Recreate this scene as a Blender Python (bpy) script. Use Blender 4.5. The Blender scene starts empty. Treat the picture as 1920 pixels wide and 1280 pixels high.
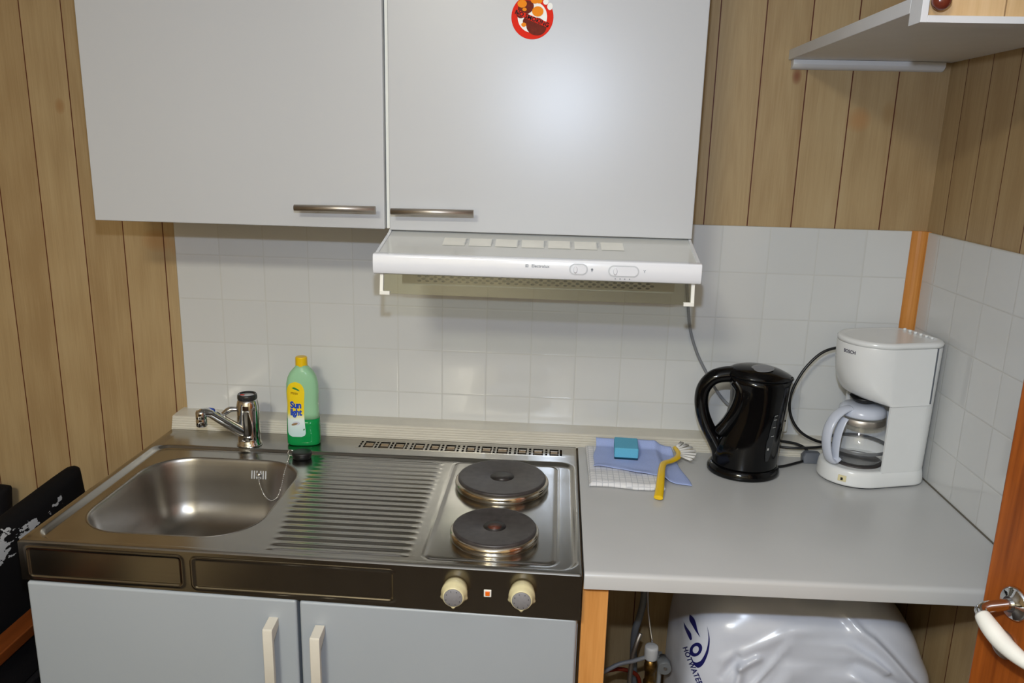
import bpy, math, random
import numpy as np
from mathutils import Vector, Matrix, Euler, noise
from mathutils.bvhtree import BVHTree
random.seed(7)
PI = math.pi
S = bpy.context.scene
COL = S.collection
# ------------------------------------------------------------------ frame: x along the kitchen wall, y into it, z=0 at counter top, floor at -0.9
XR = 1.774; FLOOR = -0.9; CEIL = 1.5

# ------------------------------------------------------------------ materials
def lin(c):
    return tuple((v/255/12.92 if v/255 <= .04045 else ((v/255+.055)/1.055)**2.4) for v in c) + (1,)
class NT:
    def __init__(s, name):
        s.m = bpy.data.materials.new(name); s.m.use_nodes = True
        s.t = s.m.node_tree; s.n = s.t.nodes; s.l = s.t.links
        s.b = s.n['Principled BSDF']
    def node(s, ty, **kw):
        n = s.n.new(ty)
        for k, v in kw.items(): setattr(n, k, v)
        return n
    def math(s, op, a, b=None, c=None, clamp=False):
        n = s.n.new('ShaderNodeMath'); n.operation = op; n.use_clamp = clamp
        for i, v in enumerate((a, b, c)):
            if v is None: continue
            if isinstance(v, (int, float)): n.inputs[i].default_value = v
            else: s.l.new(v, n.inputs[i])
        return n.outputs[0]
    def pos(s):
        g = s.n.new('ShaderNodeNewGeometry'); x = s.n.new('ShaderNodeSeparateXYZ')
        s.l.new(g.outputs['Position'], x.inputs[0]); return x.outputs
    def vec(s, x, y, z):
        n = s.n.new('ShaderNodeCombineXYZ')
        for i, v in enumerate((x, y, z)):
            if isinstance(v, (int, float)): n.inputs[i].default_value = v
            else: s.l.new(v, n.inputs[i])
        return n.outputs[0]
    def noise(s, vec, scale, detail=3, rough=.5):
        n = s.n.new('ShaderNodeTexNoise'); n.inputs['Scale'].default_value = scale
        n.inputs['Detail'].default_value = detail; n.inputs['Roughness'].default_value = rough
        if vec is not None: s.l.new(vec, n.inputs['Vector'])
        return n.outputs['Fac']
    def ramp(s, fac, stops):
        n = s.n.new('ShaderNodeValToRGB'); s.l.new(fac, n.inputs[0]); e = n.color_ramp.elements
        while len(e) < len(stops): e.new(.5)
        for q, (p, c) in zip(e, stops): q.position = p; q.color = c
        return n.outputs[0]
    def mix(s, f, a, b):
        n = s.n.new('ShaderNodeMix'); n.data_type = 'RGBA'
        for i, v in ((0, f), (6, a), (7, b)):
            if isinstance(v, (int, float, tuple)): n.inputs[i].default_value = v
            else: s.l.new(v, n.inputs[i])
        return n.outputs[2]
    def set(s, **kw):
        for k, v in kw.items():
            i = s.b.inputs[k.replace('_', ' ')]
            if isinstance(v, (int, float, tuple)): i.default_value = v
            else: s.l.new(v, i)
    def bump(s, h, strength=.3, dist=.001):
        n = s.n.new('ShaderNodeBump'); n.inputs['Strength'].default_value = strength
        n.inputs['Distance'].default_value = dist; s.l.new(h, n.inputs['Height']); s.l.new(n.outputs[0], s.b.inputs['Normal'])
def P(name, rgb, rough=.4, metal=0, noise_amt=.03, nscale=30, **kw):
    t = NT(name); c = lin(rgb)
    g = t.n.new('ShaderNodeNewGeometry')
    f = t.noise(g.outputs['Position'], nscale, 4)
    lo = tuple(max(0, v*(1-noise_amt)) for v in c[:3])+(1,); hi = tuple(min(1, v*(1+noise_amt)) for v in c[:3])+(1,)
    t.set(Base_Color=t.ramp(f, [(.3, lo), (.7, hi)]), Roughness=rough, Metallic=metal, **kw)
    return t.m

def wood_wall(name, axis, anchor, pitch, stains=()):
    t = NT(name); p = t.pos(); a = p[axis]; z = p[2]
    u = t.math('MINIMUM', t.math('DIVIDE', t.math('SUBTRACT', a, anchor), pitch), 4.97)
    idx = t.math('FLOOR', u); fr = t.math('FRACT', u)
    d = t.math('MINIMUM', fr, t.math('SUBTRACT', 1.0, fr))
    groove = t.math('LESS_THAN', d, .013)
    off = t.math('MULTIPLY', idx, 3.71)
    wn = t.node('ShaderNodeTexWhiteNoise', noise_dimensions='1D'); t.l.new(idx, wn.inputs['W'])
    v1 = t.vec(t.math('ADD', t.math('MULTIPLY', a, 22.0), off), off, t.math('MULTIPLY', z, 1.6))
    broad = t.noise(v1, 1.0, 4, .6)
    v2 = t.vec(t.math('MULTIPLY', a, 420.0), off, t.math('MULTIPLY', z, 9.0))
    fine = t.noise(v2, 1.0, 3, .6)
    w = t.node('ShaderNodeTexWave', wave_type='RINGS', rings_direction='SPHERICAL')
    w.inputs['Scale'].default_value = 1.0; w.inputs['Distortion'].default_value = 5.0; w.inputs['Detail'].default_value = 2; w.inputs['Detail Scale'].default_value = .6
    t.l.new(t.vec(t.math('MULTIPLY', t.math('SUBTRACT', fr, .5), 4.5), off, t.math('ADD', t.math('MULTIPLY', z, 2.2), off)), w.inputs['Vector'])
    f = t.math('ADD', t.math('MULTIPLY', broad, .5), t.math('MULTIPLY', fine, .32))
    f = t.math('ADD', f, t.math('MULTIPLY', w.outputs['Fac'], .06))
    f = t.math('ADD', f, t.math('MULTIPLY', t.math('SUBTRACT', wn.outputs['Value'], .5), .16))
    col = t.ramp(f, [(.28, lin((160, 133, 94))), (.5, lin((176, 151, 111))), (.72, lin((185, 162, 123)))])
    for (sa, sz, ra, rz, c, k) in stains:
        da = t.math('POWER', t.math('DIVIDE', t.math('SUBTRACT', a, sa), ra), 2); dz = t.math('POWER', t.math('DIVIDE', t.math('SUBTRACT', z, sz), rz), 2)
        m = t.math('MULTIPLY', t.math('SUBTRACT', 1.0, t.math('ADD', da, dz), clamp=True), k)
        col = t.mix(m, col, lin(c))
    col = t.mix(groove, col, lin((88, 38, 22)))
    t.set(Base_Color=col, Roughness=.5, Specular_IOR_Level=.35)
    h = t.math('SUBTRACT', t.math('MULTIPLY', fine, .12), t.math('MULTIPLY', t.math('LESS_THAN', d, .02), 1.0))
    t.bump(h, .5, .002)
    return t.m

def tiles(name, axis, anchor, zanchor, s=.10888):
    t = NT(name); p = t.pos(); a = p[axis]; z = p[2]
    def dist(v, an):
        u = t.math('DIVIDE', t.math('SUBTRACT', v, an), s); fr = t.math('FRACT', u)
        return t.math('MINIMUM', fr, t.math('SUBTRACT', 1.0, fr)), t.math('FLOOR', u)
    da, ia = dist(a, anchor); dz, iz = dist(z, zanchor)
    d = t.math('MINIMUM', da, dz)
    g = t.math('LESS_THAN', d, .012)
    wn = t.node('ShaderNodeTexWhiteNoise', noise_dimensions='3D'); t.l.new(t.vec(ia, iz, 1.0), wn.inputs['Vector'])
    base = t.mix(wn.outputs['Value'], lin((207, 208, 207)), lin((212, 213, 212)))
    n2 = t.noise(t.vec(t.math('MULTIPLY', a, 1), 0.0, z), 9, 2)
    base = t.mix(t.math('MULTIPLY', n2, .25), base, lin((200, 198, 192)))
    col = t.mix(g, base, lin((197, 197, 193)))
    t.set(Base_Color=col, Roughness=t.math('ADD', .13, t.math('MULTIPLY', g, .3)), Specular_IOR_Level=.5, Coat_Weight=.15, Coat_Roughness=.05)
    h = t.math('MULTIPLY', t.math('MINIMUM', t.math('DIVIDE', d, .03), 1.0), 1.0)
    h = t.math('ADD', h, t.math('MULTIPLY', t.noise(t.vec(a, 0.0, z), 14, 2), 1.0))
    t.bump(h, .35, .0008)
    return t.m

def steel(name, rough=.2, rgb=(186, 180, 170), axis=0, streak=.08):
    t = NT(name); p = t.pos()
    sc = [8.0, 8.0, 8.0]
    for k in range(3):
        if k != axis: sc[k] = 400.0
    v = t.vec(*[t.math('MULTIPLY', p[k], sc[k]) for k in range(3)])
    f = t.noise(v, 1.0, 3)
    g = t.n.new('ShaderNodeNewGeometry'); m = t.noise(g.outputs['Position'], 14, 4, .6)
    r = t.math('ADD', t.math('ADD', rough-.04, t.math('MULTIPLY', f, streak)), t.math('MULTIPLY', m, .07))
    t.set(Base_Color=t.ramp(m, [(.3, tuple(v*.93 for v in lin(rgb)[:3])+(1,)), (.7, lin(rgb))]), Metallic=1.0, Roughness=r)
    t.bump(f, .06, .0003)
    return t.m

def glass(name, rgb=(255, 255, 255), rough=.0, ior=1.45):
    t = NT(name); tr = t.node('ShaderNodeBsdfTransparent'); tr.inputs[0].default_value = lin(rgb)
    gl = t.node('ShaderNodeBsdfGlossy'); gl.inputs['Roughness'].default_value = .02
    g = t.n.new('ShaderNodeNewGeometry'); vm = t.node('ShaderNodeVectorMath', operation='DOT_PRODUCT'); t.l.new(g.outputs['Normal'], vm.inputs[0]); t.l.new(g.outputs['Incoming'], vm.inputs[1])
    c_ = t.math('ABSOLUTE', vm.outputs['Value']); fz = t.math('ADD', .04, t.math('MULTIPLY', t.math('POWER', t.math('SUBTRACT', 1.0, c_, clamp=True), 5.0), .96))
    mx = t.node('ShaderNodeMixShader'); t.l.new(fz, mx.inputs[0]); t.l.new(tr.outputs[0], mx.inputs[1]); t.l.new(gl.outputs[0], mx.inputs[2])
    t.l.new(mx.outputs[0], t.n['Material Output'].inputs['Surface']); return t.m
def woodm(name, c1, c2, axis=2, rough=.35, spec=.4):
    t = NT(name); p = t.pos(); sc = [90.0]*3; sc[axis] = 5.0
    v = t.vec(*[t.math('MULTIPLY', p[k], sc[k]) for k in range(3)])
    f = t.math('ADD', t.math('MULTIPLY', t.noise(v, 1.0, 4, .6), .6), t.math('MULTIPLY', t.noise(v, .18, 3), .4))
    t.set(Base_Color=t.ramp(f, [(.35, lin(c1)), (.65, lin(c2))]), Roughness=rough, Specular_IOR_Level=spec); t.bump(f, .1, .0005)
    return t.m

PLK = .0994
M = {}
M['wall_back'] = wood_wall('plank_wall_back', 0, 1.2725, PLK,
    [(1.595, .775, .03, .03, (176, 124, 74), .55), (1.66, .79, .02, .03, (160, 122, 70), .4), (1.45, .865, .012, .02, (120, 60, 35), .8),
     (-.035, .455, .045, .03, (176, 124, 66), .5), (.02, .44, .03, .03, (176, 124, 66), .4), (-.245, .765, .014, .02, (150, 105, 60), .6), (1.67, .99, .07, .05, (168, 122, 62), .5)])
M['wall_right'] = wood_wall('plank_wall_right', 1, -.078, .1015)
M['wall_other'] = wood_wall('plank_wall_other', 1, -.078, .1015)
M['wall_front'] = wood_wall('plank_wall_front', 0, 1.2725, PLK)
M['tile_b'] = tiles('white_tile_back', 0, .0104, .0984)
M['tile_r'] = tiles('white_tile_right', 1, .0293-.10888*10, .0959)
M['white'] = P('white_lacquer', (196, 196, 194), .3, noise_amt=.012, nscale=3)
M['cabw'] = P('white_cabinet_front', (186, 187, 188), .33, noise_amt=.012, nscale=3)
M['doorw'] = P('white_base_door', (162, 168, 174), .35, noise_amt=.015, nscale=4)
M['counter'] = P('white_laminate', (188, 188, 187), .28, noise_amt=.02, nscale=7)
M['shelfw'] = P('white_shelf_paint', (214, 214, 214), .4, noise_amt=.02, nscale=20)
M['hood'] = P('white_enamel', (226, 227, 230), .14, noise_amt=.005, Coat_Weight=.2, Coat_Roughness=.05)
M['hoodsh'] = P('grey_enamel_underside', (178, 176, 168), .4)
M['hoodtop'] = P('white_enamel_top', (205, 205, 200), .1, noise_amt=.01)
M['ledge'] = P('cream_ledge', (208, 203, 190), .3, noise_amt=.03, nscale=18)
M['steel'] = steel('stainless_top', .17, (172, 170, 166))
M['steelf'] = steel('stainless_apron', .22, (140, 134, 124), streak=.05)
M['bowl'] = steel('stainless_bowl', .3, (160, 156, 150), axis=1, streak=.06)
M['bar'] = steel('brushed_bar', .42, (190, 182, 172))
M['chrome'] = P('chrome', (215, 217, 220), .05, 1, .01)
M['ring'] = P('heat_tinted_ring', (208, 200, 186), .14, 1, .1, 40)
M['iron'] = P('cast_iron_plate', (66, 61, 60), .42, 0.25, .25, 60)
M['ironc'] = P('cast_iron_centre', (56, 52, 51), .4, 0.3, .2, 60)
M['redspot'] = P('worn_red_spot', (92, 48, 34), .5, 0, .2, 90)
M['black'] = P('black_plastic', (9, 9, 10), .1, noise_amt=.1, Specular_IOR_Level=.3)
M['blackm'] = P('black_rubber', (16, 16, 17), .45, noise_amt=.1)
M['dark'] = P('dark_void', (10, 9, 8), .8)
M['gauge'] = P('smoked_gauge', (38, 40, 42), .12, noise_amt=.1)
M['greybtn'] = P('grey_translucent_button', (120, 122, 126), .2)
M['tick'] = P('white_print', (175, 175, 172), .5)
M['cream'] = P('cream_plastic', (214, 203, 160), .3, noise_amt=.05)
M['handle'] = P('cream_handle_plastic', (205, 199, 186), .4, noise_amt=.03)
M['greycap'] = P('grey_cap', (128, 126, 128), .5, noise_amt=.05, nscale=200)
M['greytxt'] = P('grey_print', (120, 124, 132), .5)
M['lightgrey'] = P('pale_grey_print', (190, 192, 194), .4)
M['orange_lamp'] = P('orange_indicator', (232, 106, 22), .25)
M['offwhite'] = P('white_bezel', (232, 230, 220), .35)
M['trimwood'] = woodm('varnished_pine_trim', (190, 122, 52), (214, 148, 76))
M['postwood'] = woodm('varnished_pine_post', (196, 132, 66), (222, 160, 92))
M['doorwood'] = woodm('varnished_teak_door', (122, 58, 14), (168, 88, 28), rough=.3)
M['pine'] = woodm('pine_panel', (196, 160, 112), (216, 184, 140))
M['knobred'] = P('red_brown_knob', (104, 44, 30), .2, noise_amt=.1)
M['tan'] = P('tan_slot_bottom', (150, 124, 92), .4)
M['seam'] = P('dirty_silicone', (96, 90, 78), .6)
M['cable'] = P('grey_cable', (128, 130, 134), .4)
M['bcable'] = P('black_cable', (18, 18, 19), .35)
M['greyplug'] = P('grey_adapter', (92, 96, 104), .45)
M['coffee'] = P('white_appliance', (226, 227, 226), .2, noise_amt=.008)
M['coffeeb'] = P('bluish_white_plastic', (200, 205, 218), .25, noise_amt=.02)
M['glass'] = glass('clear_glass')
M['visor'] = glass('clear_visor', (236, 238, 232), 0, 1.3)
M['blueprint'] = P('navy_print', (24, 26, 92), .4, noise_amt=.05)
M['blue'] = P('bright_blue_print', (20, 70, 180), .4, noise_amt=.05)
M['yellow'] = P('yellow_plastic', (232, 190, 8), .3, noise_amt=.04)
M['bristle'] = P('white_bristle', (228, 226, 222), .5)
M['red'] = P('red_print', (228, 40, 14), .5, Specular_IOR_Level=.08)
M['brown'] = P('brown_print', (112, 38, 22), .5, noise_amt=.2, nscale=150, Specular_IOR_Level=.08)
M['orange'] = P('orange_print', (244, 142, 22), .5, Specular_IOR_Level=.08)
M['green'] = P('green_print', (40, 130, 60), .4)
M['brass'] = P('aged_brass', (128, 98, 52), .35, 1, .3, 120)
M['pipegrey'] = P('grey_pipe', (118, 120, 122), .35, .3, .1)
M['knobgrey'] = P('grey_valve_knob', (190, 190, 192), .4)
M['bag'] = P('white_plastic_sack', (212, 216, 228), .24, noise_amt=.02)
M['floor'] = P('tan_vinyl_floor', (168, 148, 118), .5, noise_amt=.15, nscale=12)
def floor_mat():  # dark zone right of the tan is added, to darken the apron's reflection
    t = NT('vinyl_floor_added_dark_zone'); p = t.pos(); m = t.math('GREATER_THAN', p[0], -.42)
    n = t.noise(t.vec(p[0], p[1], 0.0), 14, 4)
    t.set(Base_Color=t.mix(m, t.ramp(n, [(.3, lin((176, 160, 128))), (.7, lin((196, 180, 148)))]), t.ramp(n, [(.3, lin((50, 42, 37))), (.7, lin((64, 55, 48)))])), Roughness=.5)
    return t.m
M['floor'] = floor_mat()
M['ceil'] = P('white_ceiling', (225, 220, 208), .7)
M['plaster'] = P('cream_plaster', (226, 216, 190), .7)
M['dark_panel'] = woodm('added_dark_panel_wood', (52, 38, 26), (70, 52, 38))  # for the added panel that dims bounce light below counter height
M['basegrey'] = P('grey_baseboard', (150, 150, 150), .5)
M['darkprint'] = P('dark_print', (60, 52, 70), .4)

def soap_mat(name, rgb, trans=.55, rough=.15):
    t = NT(name); t.set(Base_Color=lin(rgb), Roughness=rough, Transmission_Weight=trans, IOR=1.2); return t.m
M['soapc'] = soap_mat('milky_green_bottle', (176, 226, 184), .35, .2)
M['soapl'] = soap_mat('green_liquid', (24, 150, 78), .15, .12)
def label_mat():
    t = NT('bottle_label_paper'); p = t.pos(); z = p[2]
    f = t.math('DIVIDE', z, .16)
    n = t.math('MULTIPLY', t.math('SUBTRACT', t.noise(t.vec(p[0], 0.0, z), 40, 2), .5), .08)
    t.set(Base_Color=t.ramp(t.math('ADD', f, n), [(.2, lin((196, 222, 222))), (.42, lin((225, 238, 236))), (.50, lin((238, 222, 70))), (.56, lin((240, 208, 30)))]), Roughness=.3)
    return t.m
M['label'] = label_mat()
def towel_mat():
    t = NT('checked_tea_towel'); p = t.pos()
    out = None
    for k in (0, 1):
        fr = t.math('FRACT', t.math('DIVIDE', p[k], .0125)); m = t.math('LESS_THAN', fr, .14)
        out = m if out is None else t.math('MAXIMUM', out, m)
    t.set(Base_Color=t.mix(out, lin((226, 226, 228)), lin((196, 198, 203))), Roughness=.85)
    g = t.n.new('ShaderNodeNewGeometry'); t.bump(t.noise(g.outputs['Position'], 900, 2), .4, .001)
    return t.m
M['towel'] = towel_mat()
def cloth_mat(name, rgb, sc=600):
    t = NT(name); g = t.n.new('ShaderNodeNewGeometry'); f = t.noise(g.outputs['Position'], sc, 2)
    c = lin(rgb); t.set(Base_Color=t.ramp(f, [(.3, tuple(v*.88 for v in c[:3])+(1,)), (.7, c)]), Roughness=.85, Specular_IOR_Level=.2); t.bump(f, .4, .001)
    return t.m
M['bluecloth'] = cloth_mat('pale_blue_cloth', (172, 188, 236))
M['sponge'] = cloth_mat('blue_sponge', (104, 184, 216), 900)
M['scour'] = cloth_mat('dark_scouring_layer', (20, 62, 84), 900)
def sofa_mat():
    t = NT('black_patterned_fabric'); p = t.pos()
    v = t.vec(t.math('MULTIPLY', p[0], 8.0), t.math('MULTIPLY', p[1], 18.0), t.math('MULTIPLY', p[2], 44.0))
    n = t.noise(v, 1.0, 4, .65)
    band = t.math('SUBTRACT', 1.0, t.math('DIVIDE', t.math('ABSOLUTE', t.math('ADD', p[2], .100)), .050), clamp=True)
    band = t.math('MULTIPLY', band, t.math('LESS_THAN', p[1], -.31))
    m = t.math('GREATER_THAN', t.math('MULTIPLY', n, t.math('POWER', band, .35)), .475)
    t.set(Base_Color=t.mix(m, lin((13, 12, 14)), lin((170, 170, 172))), Roughness=.85, Specular_IOR_Level=.15)
    return t.m
M['sofa'] = sofa_mat()
M['sofab'] = cloth_mat('black_fabric', (17, 15, 18), 300)
M['sofawood'] = woodm('dark_stained_rail', (84, 40, 14), (108, 54, 20), axis=1)

# ------------------------------------------------------------------ mesh builder
class MB:
    def __init__(s): s.v = []; s.f = []; s.sm = []; s.mi = []
    def add(s, vs, fs, smooth=False, mi=0):
        o = len(s.v); s.v += [tuple(v) for v in vs]; s.f += [tuple(i+o for i in f) for f in fs]
        s.sm += [smooth]*len(fs); s.mi += [mi]*len(fs); return s
    def box(s, x0, x1, y0, y1, z0, z1, mi=0, mat=None):
        vs = [(x, y, z) for x in (x0, x1) for y in (y0, y1) for z in (z0, z1)]
        if mat is not None: vs = [tuple(mat @ Vector(v)) for v in vs]
        return s.add(vs, [(0, 1, 3, 2), (4, 6, 7, 5), (0, 4, 5, 1), (2, 3, 7, 6), (0, 2, 6, 4), (1, 5, 7, 3)], False, mi)
    def hexa(s, b, t, mi=0):      # bottom 4, top 4 corners
        return s.add(list(b)+list(t), [(3, 2, 1, 0), (4, 5, 6, 7), (0, 1, 5, 4), (1, 2, 6, 5), (2, 3, 7, 6), (3, 0, 4, 7)], False, mi)
    def loft(s, rings, cap=True, smooth=True, closed=True, mi=0, capsmooth=False):
        n = len(rings[0]); vs = [p for r in rings for p in r]; fs = []
        for k in range(len(rings)-1):
            for i in range(n if closed else n-1):
                j = (i+1) % n; fs.append((k*n+i, k*n+j, (k+1)*n+j, (k+1)*n+i))
        o = len(s.f); s.add(vs, fs, smooth, mi)
        if cap:
            base = len(s.v)-len(vs)
            s.f.append(tuple(base+i for i in reversed(range(n)))); s.sm.append(capsmooth); s.mi.append(mi)
            s.f.append(tuple(base+(len(rings)-1)*n+i for i in range(n))); s.sm.append(capsmooth); s.mi.append(mi)
        return s
    def lathe(s, prof, c=(0, 0, 0), n=48, axis='z', cap=True, mi=0, smooth=True, sx=1, sy=1):
        rings = []
        for r, h in prof:
            ring = []
            for i in range(n):
                a = 2*PI*i/n; x, y = r*math.cos(a)*sx, r*math.sin(a)*sy
                if axis == 'z': ring.append((c[0]+x, c[1]+y, c[2]+h))
                elif axis == 'y': ring.append((c[0]+x, c[1]+h, c[2]+y))
                else: ring.append((c[0]+h, c[1]+x, c[2]+y))
            rings.append(ring)
        return s.loft(rings, cap, smooth, mi=mi)
    def tube(s, pts, r, n=12, smooth=True, cap=True, mi=0, rn=None, up=None):
        pts = [Vector(p) for p in pts]; rings = []; N = None
        for i, p in enumerate(pts):
            t = (pts[min(i+1, len(pts)-1)]-pts[max(i-1, 0)]).normalized()
            if N is None:
                a = Vector(up) if up else (Vector((0, 0, 1)) if abs(t.z) < .9 else Vector((1, 0, 0)))
                N = (a-t*a.dot(t)).normalized()
            else: N = (N-t*N.dot(t)).normalized()
            B = t.cross(N); ra = r[i] if isinstance(r, (list, tuple)) else r; rb = (rn[i] if isinstance(rn, (list, tuple)) else rn) if rn else ra
            rings.append([tuple(p+N*ra*math.cos(2*PI*k/n)+B*rb*math.sin(2*PI*k/n)) for k in range(n)])
        return s.loft(rings, cap, smooth, mi=mi)
    def prism(s, poly, axis, d0, d1, mi=0, smooth=False):
        def mk(a, b, d): return {'z': (a, b, d), 'y': (a, d, b), 'x': (d, a, b)}[axis]
        return s.loft([[mk(a, b, d0) for a, b in poly], [mk(a, b, d1) for a, b in poly]], True, smooth, mi=mi)
    def build(s, name, mats, parent=None, bevel=0, seg=2, sub=0, loc=None, autosmooth=False):
        me = bpy.data.meshes.new(name); o = bpy.data.objects.new(name, me); COL.objects.link(o)
        base = Vector((0, 0, 0))
        if parent is not None:
            r = parent
            while r.parent: r = r.parent
            base = r.location.copy(); o.parent = parent
        elif loc is not None: base = Vector(loc); o.location = base
        me.from_pydata([tuple(Vector(v)-base) for v in s.v], [], s.f)
        if not isinstance(mats, (list, tuple)): mats = [mats]
        for m in mats: me.materials.append(m)
        me.polygons.foreach_set('use_smooth', s.sm); me.polygons.foreach_set('material_index', s.mi)
        import bmesh
        bm = bmesh.new(); bm.from_mesh(me); bmesh.ops.recalc_face_normals(bm, faces=bm.faces); bm.to_mesh(me); bm.free()
        me.update()
        if bevel:
            b = o.modifiers.new('Bevel', 'BEVEL'); b.width = bevel; b.segments = seg; b.limit_method = 'ANGLE'; b.angle_limit = .6; b.harden_normals = True
            me.polygons.foreach_set('use_smooth', [True]*len(me.polygons))
        if sub:
            b = o.modifiers.new('Sub', 'SUBSURF'); b.levels = sub; b.render_levels = sub
        return o
def grid_mb(xs, ys, fn, keep=None, smooth=True):
    m = MB(); nx, ny = len(xs), len(ys)
    vs = [fn(x, y) for x in xs for y in ys]
    fs = []
    for i in range(nx-1):
        for j in range(ny-1):
            if keep and not keep((xs[i]+xs[i+1])/2, (ys[j]+ys[j+1])/2): continue
            fs.append((i*ny+j, (i+1)*ny+j, (i+1)*ny+j+1, i*ny+j+1))
    m.add(vs, fs, smooth); return m
def rrect(cx, cy, hx, hy, r, n=8):
    out = []
    for qx, qy, a0 in ((1, 1, 0), (-1, 1, PI/2), (-1, -1, PI), (1, -1, 1.5*PI)):
        for k in range(n+1):
            a = a0+PI/2*k/n; out.append((cx+qx*(hx-r)+r*math.cos(a), cy+qy*(hy-r)+r*math.sin(a)))
    return out
def sdbox(x, y, cx, cy, hx, hy, r):
    qx = abs(x-cx)-hx+r; qy = abs(y-cy)-hy+r
    return math.hypot(max(qx, 0), max(qy, 0))+min(max(qx, qy), 0)-r
def sst(a, b, x):
    t = min(1, max(0, (x-a)/(b-a))); return t*t*(3-2*t)
def spline(pts, n=8):
    P_ = [Vector(p) for p in pts]; out = []
    for i in range(len(P_)-1):
        p0 = P_[max(i-1, 0)]; p1 = P_[i]; p2 = P_[i+1]; p3 = P_[min(i+2, len(P_)-1)]
        for k in range(n):
            t = k/n; out.append(.5*((2*p1)+(p2-p0)*t+(2*p0-5*p1+4*p2-p3)*t*t+(3*p1-p0-3*p2+p3)*t**3))
    out.append(P_[-1]); return out
def text_mb(body, size, fn, bold=0, shear=0, spacing=1.0, sx=1.0):
    """text outline -> flat mesh; fn maps (x,y) in text plane (centred) to 3D"""
    cu = bpy.data.curves.new('t', 'FONT'); cu.body = body; cu.size = size; cu.align_x = 'CENTER'; cu.align_y = 'CENTER'
    cu.offset = bold; cu.shear = shear; cu.space_character = spacing; cu.resolution_u = 3
    ob = bpy.data.objects.new('t', cu); COL.objects.link(ob)
    dg = bpy.context.evaluated_depsgraph_get(); me = bpy.data.meshes.new_from_object(ob.evaluated_get(dg))
    m = MB(); m.add([fn(v.co.x*sx, v.co.y) for v in me.vertices], [tuple(p.vertices) for p in me.polygons])
    bpy.data.objects.remove(ob); bpy.data.curves.remove(cu); bpy.data.meshes.remove(me)
    return m
def thing(name, label, cat, loc=(0, 0, 0), group=None):
    o = bpy.data.objects.new(name, None); COL.objects.link(o); o.location = loc; o.empty_display_size = .05
    o['label'] = label; o['category'] = cat
    if group: o['group'] = group
    return o
def tag(o, label, cat, group=None):
    o['label'] = label; o['category'] = cat
    if group: o['group'] = group
    return o
def struct(o): o['kind'] = 'structure'; return o
def lab(o, l): o['label'] = l; return o

# ================================================================== ROOM
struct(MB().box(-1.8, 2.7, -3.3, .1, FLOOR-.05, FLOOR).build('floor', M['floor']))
struct(MB().box(-1.8, 2.7, -3.3, .1, CEIL, CEIL+.05).build('ceiling', M['ceil']))
struct(MB().box(-1.8, XR+.08, .0, .08, FLOOR, CEIL).build('wall_back', M['wall_back']))
struct(MB().box(-1.72, 2.7, -3.22, -3.205, FLOOR, .22).build('added_bounce_dimmer', M['dark_panel']))  # unseen dark panel, added to cut room bounce under the counter
struct(MB().box(-1.8, -1.72, -3.3, .0, FLOOR, CEIL).build('wall_left', M['wall_other']))
struct(MB().box(-1.72, 2.7, -3.3, -3.22, FLOOR, CEIL).build('wall_front', M['plaster']))
wr = MB().box(XR+.004, XR+.08, -.775, .0, FLOOR, CEIL).box(XR+.004, XR+.08, -3.22, -1.60, FLOOR, CEIL).box(XR+.004, XR+.08, -1.60, -.775, 1.16, CEIL)
struct(wr.build('wall_right', M['wall_right']))
struct(MB().box(2.6, 2.7, -3.22, .0, FLOOR, CEIL).build('wall_hallway', M['wall_other']))
struct(MB().box(XR+.08, 2.6, .0, .08, FLOOR, CEIL).build('wall_hallway_end', M['wall_front']))
struct(MB().box(-1.72, -.02, -.012, .0, FLOOR, FLOOR+.08).build('baseboard_back', M['basegrey'], bevel=.003))
# tiled splashbacks
o = struct(MB().box(.0104, 1.745, -.006, .0, .03, .5335).build('wall_tile_panel_back', M['tile_b'], bevel=.002)); o.name = 'trim_1'
o = struct(MB().box(XR-.002, XR+.004, -.775, -.012, -.0005, .533).build('trim_2', M['tile_r'], bevel=.002))
# orange corner trim (quarter round)
q = [(1.7425, -.0), (1.7425, -.008)]+[(1.7425+.028*math.sin(a), -.008-.016*(1-math.cos(a))) for a in np.linspace(.2, PI/2, 6)]+[(XR+.004, -.024), (XR+.004, 0)]
struct(MB().prism(q, 'z', .03, .534).build('trim_3', M['trimwood']))
# dark silicone joint on right
struct(MB().box(XR-.005, XR-.002, -.66, -.08, -.002, .002).build('trim_4', M['seam']))
# ledge strip along the wall (ribbed profile)
prof = [(0, -.003), (0, .0317), (-.028, .0320), (-.050, .0308), (-.060, .0304)]
zz = .0294; yy = -.0625
for k in range(5):
    prof += [(yy, zz), (yy-.0014, zz-.0006), (yy-.0018, zz-.0040), (yy-.0002, zz-.0046)]
    zz -= .0056; yy -= .0018
prof += [(yy-.001, zz), (yy-.001, -.003)]
m = MB().loft([[(0.0, a-.0001, b) for a, b in prof], [(XR-.003, a-.0001, b) for a, b in prof]], True, False)
led = m.build('ledge', M['ledge']); struct(led); led.name = 'trim_5'
# door frame
m = MB().box(XR-.012, XR+.092, -.80, -.775, FLOOR, 1.16).box(XR-.012, XR+.092, -1.60, -1.575, FLOOR, 1.16).box(XR-.012, XR+.092, -1.60, -.775, 1.135, 1.16)
struct(m.build('trim_6', M['doorwood'], bevel=.003))

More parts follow.
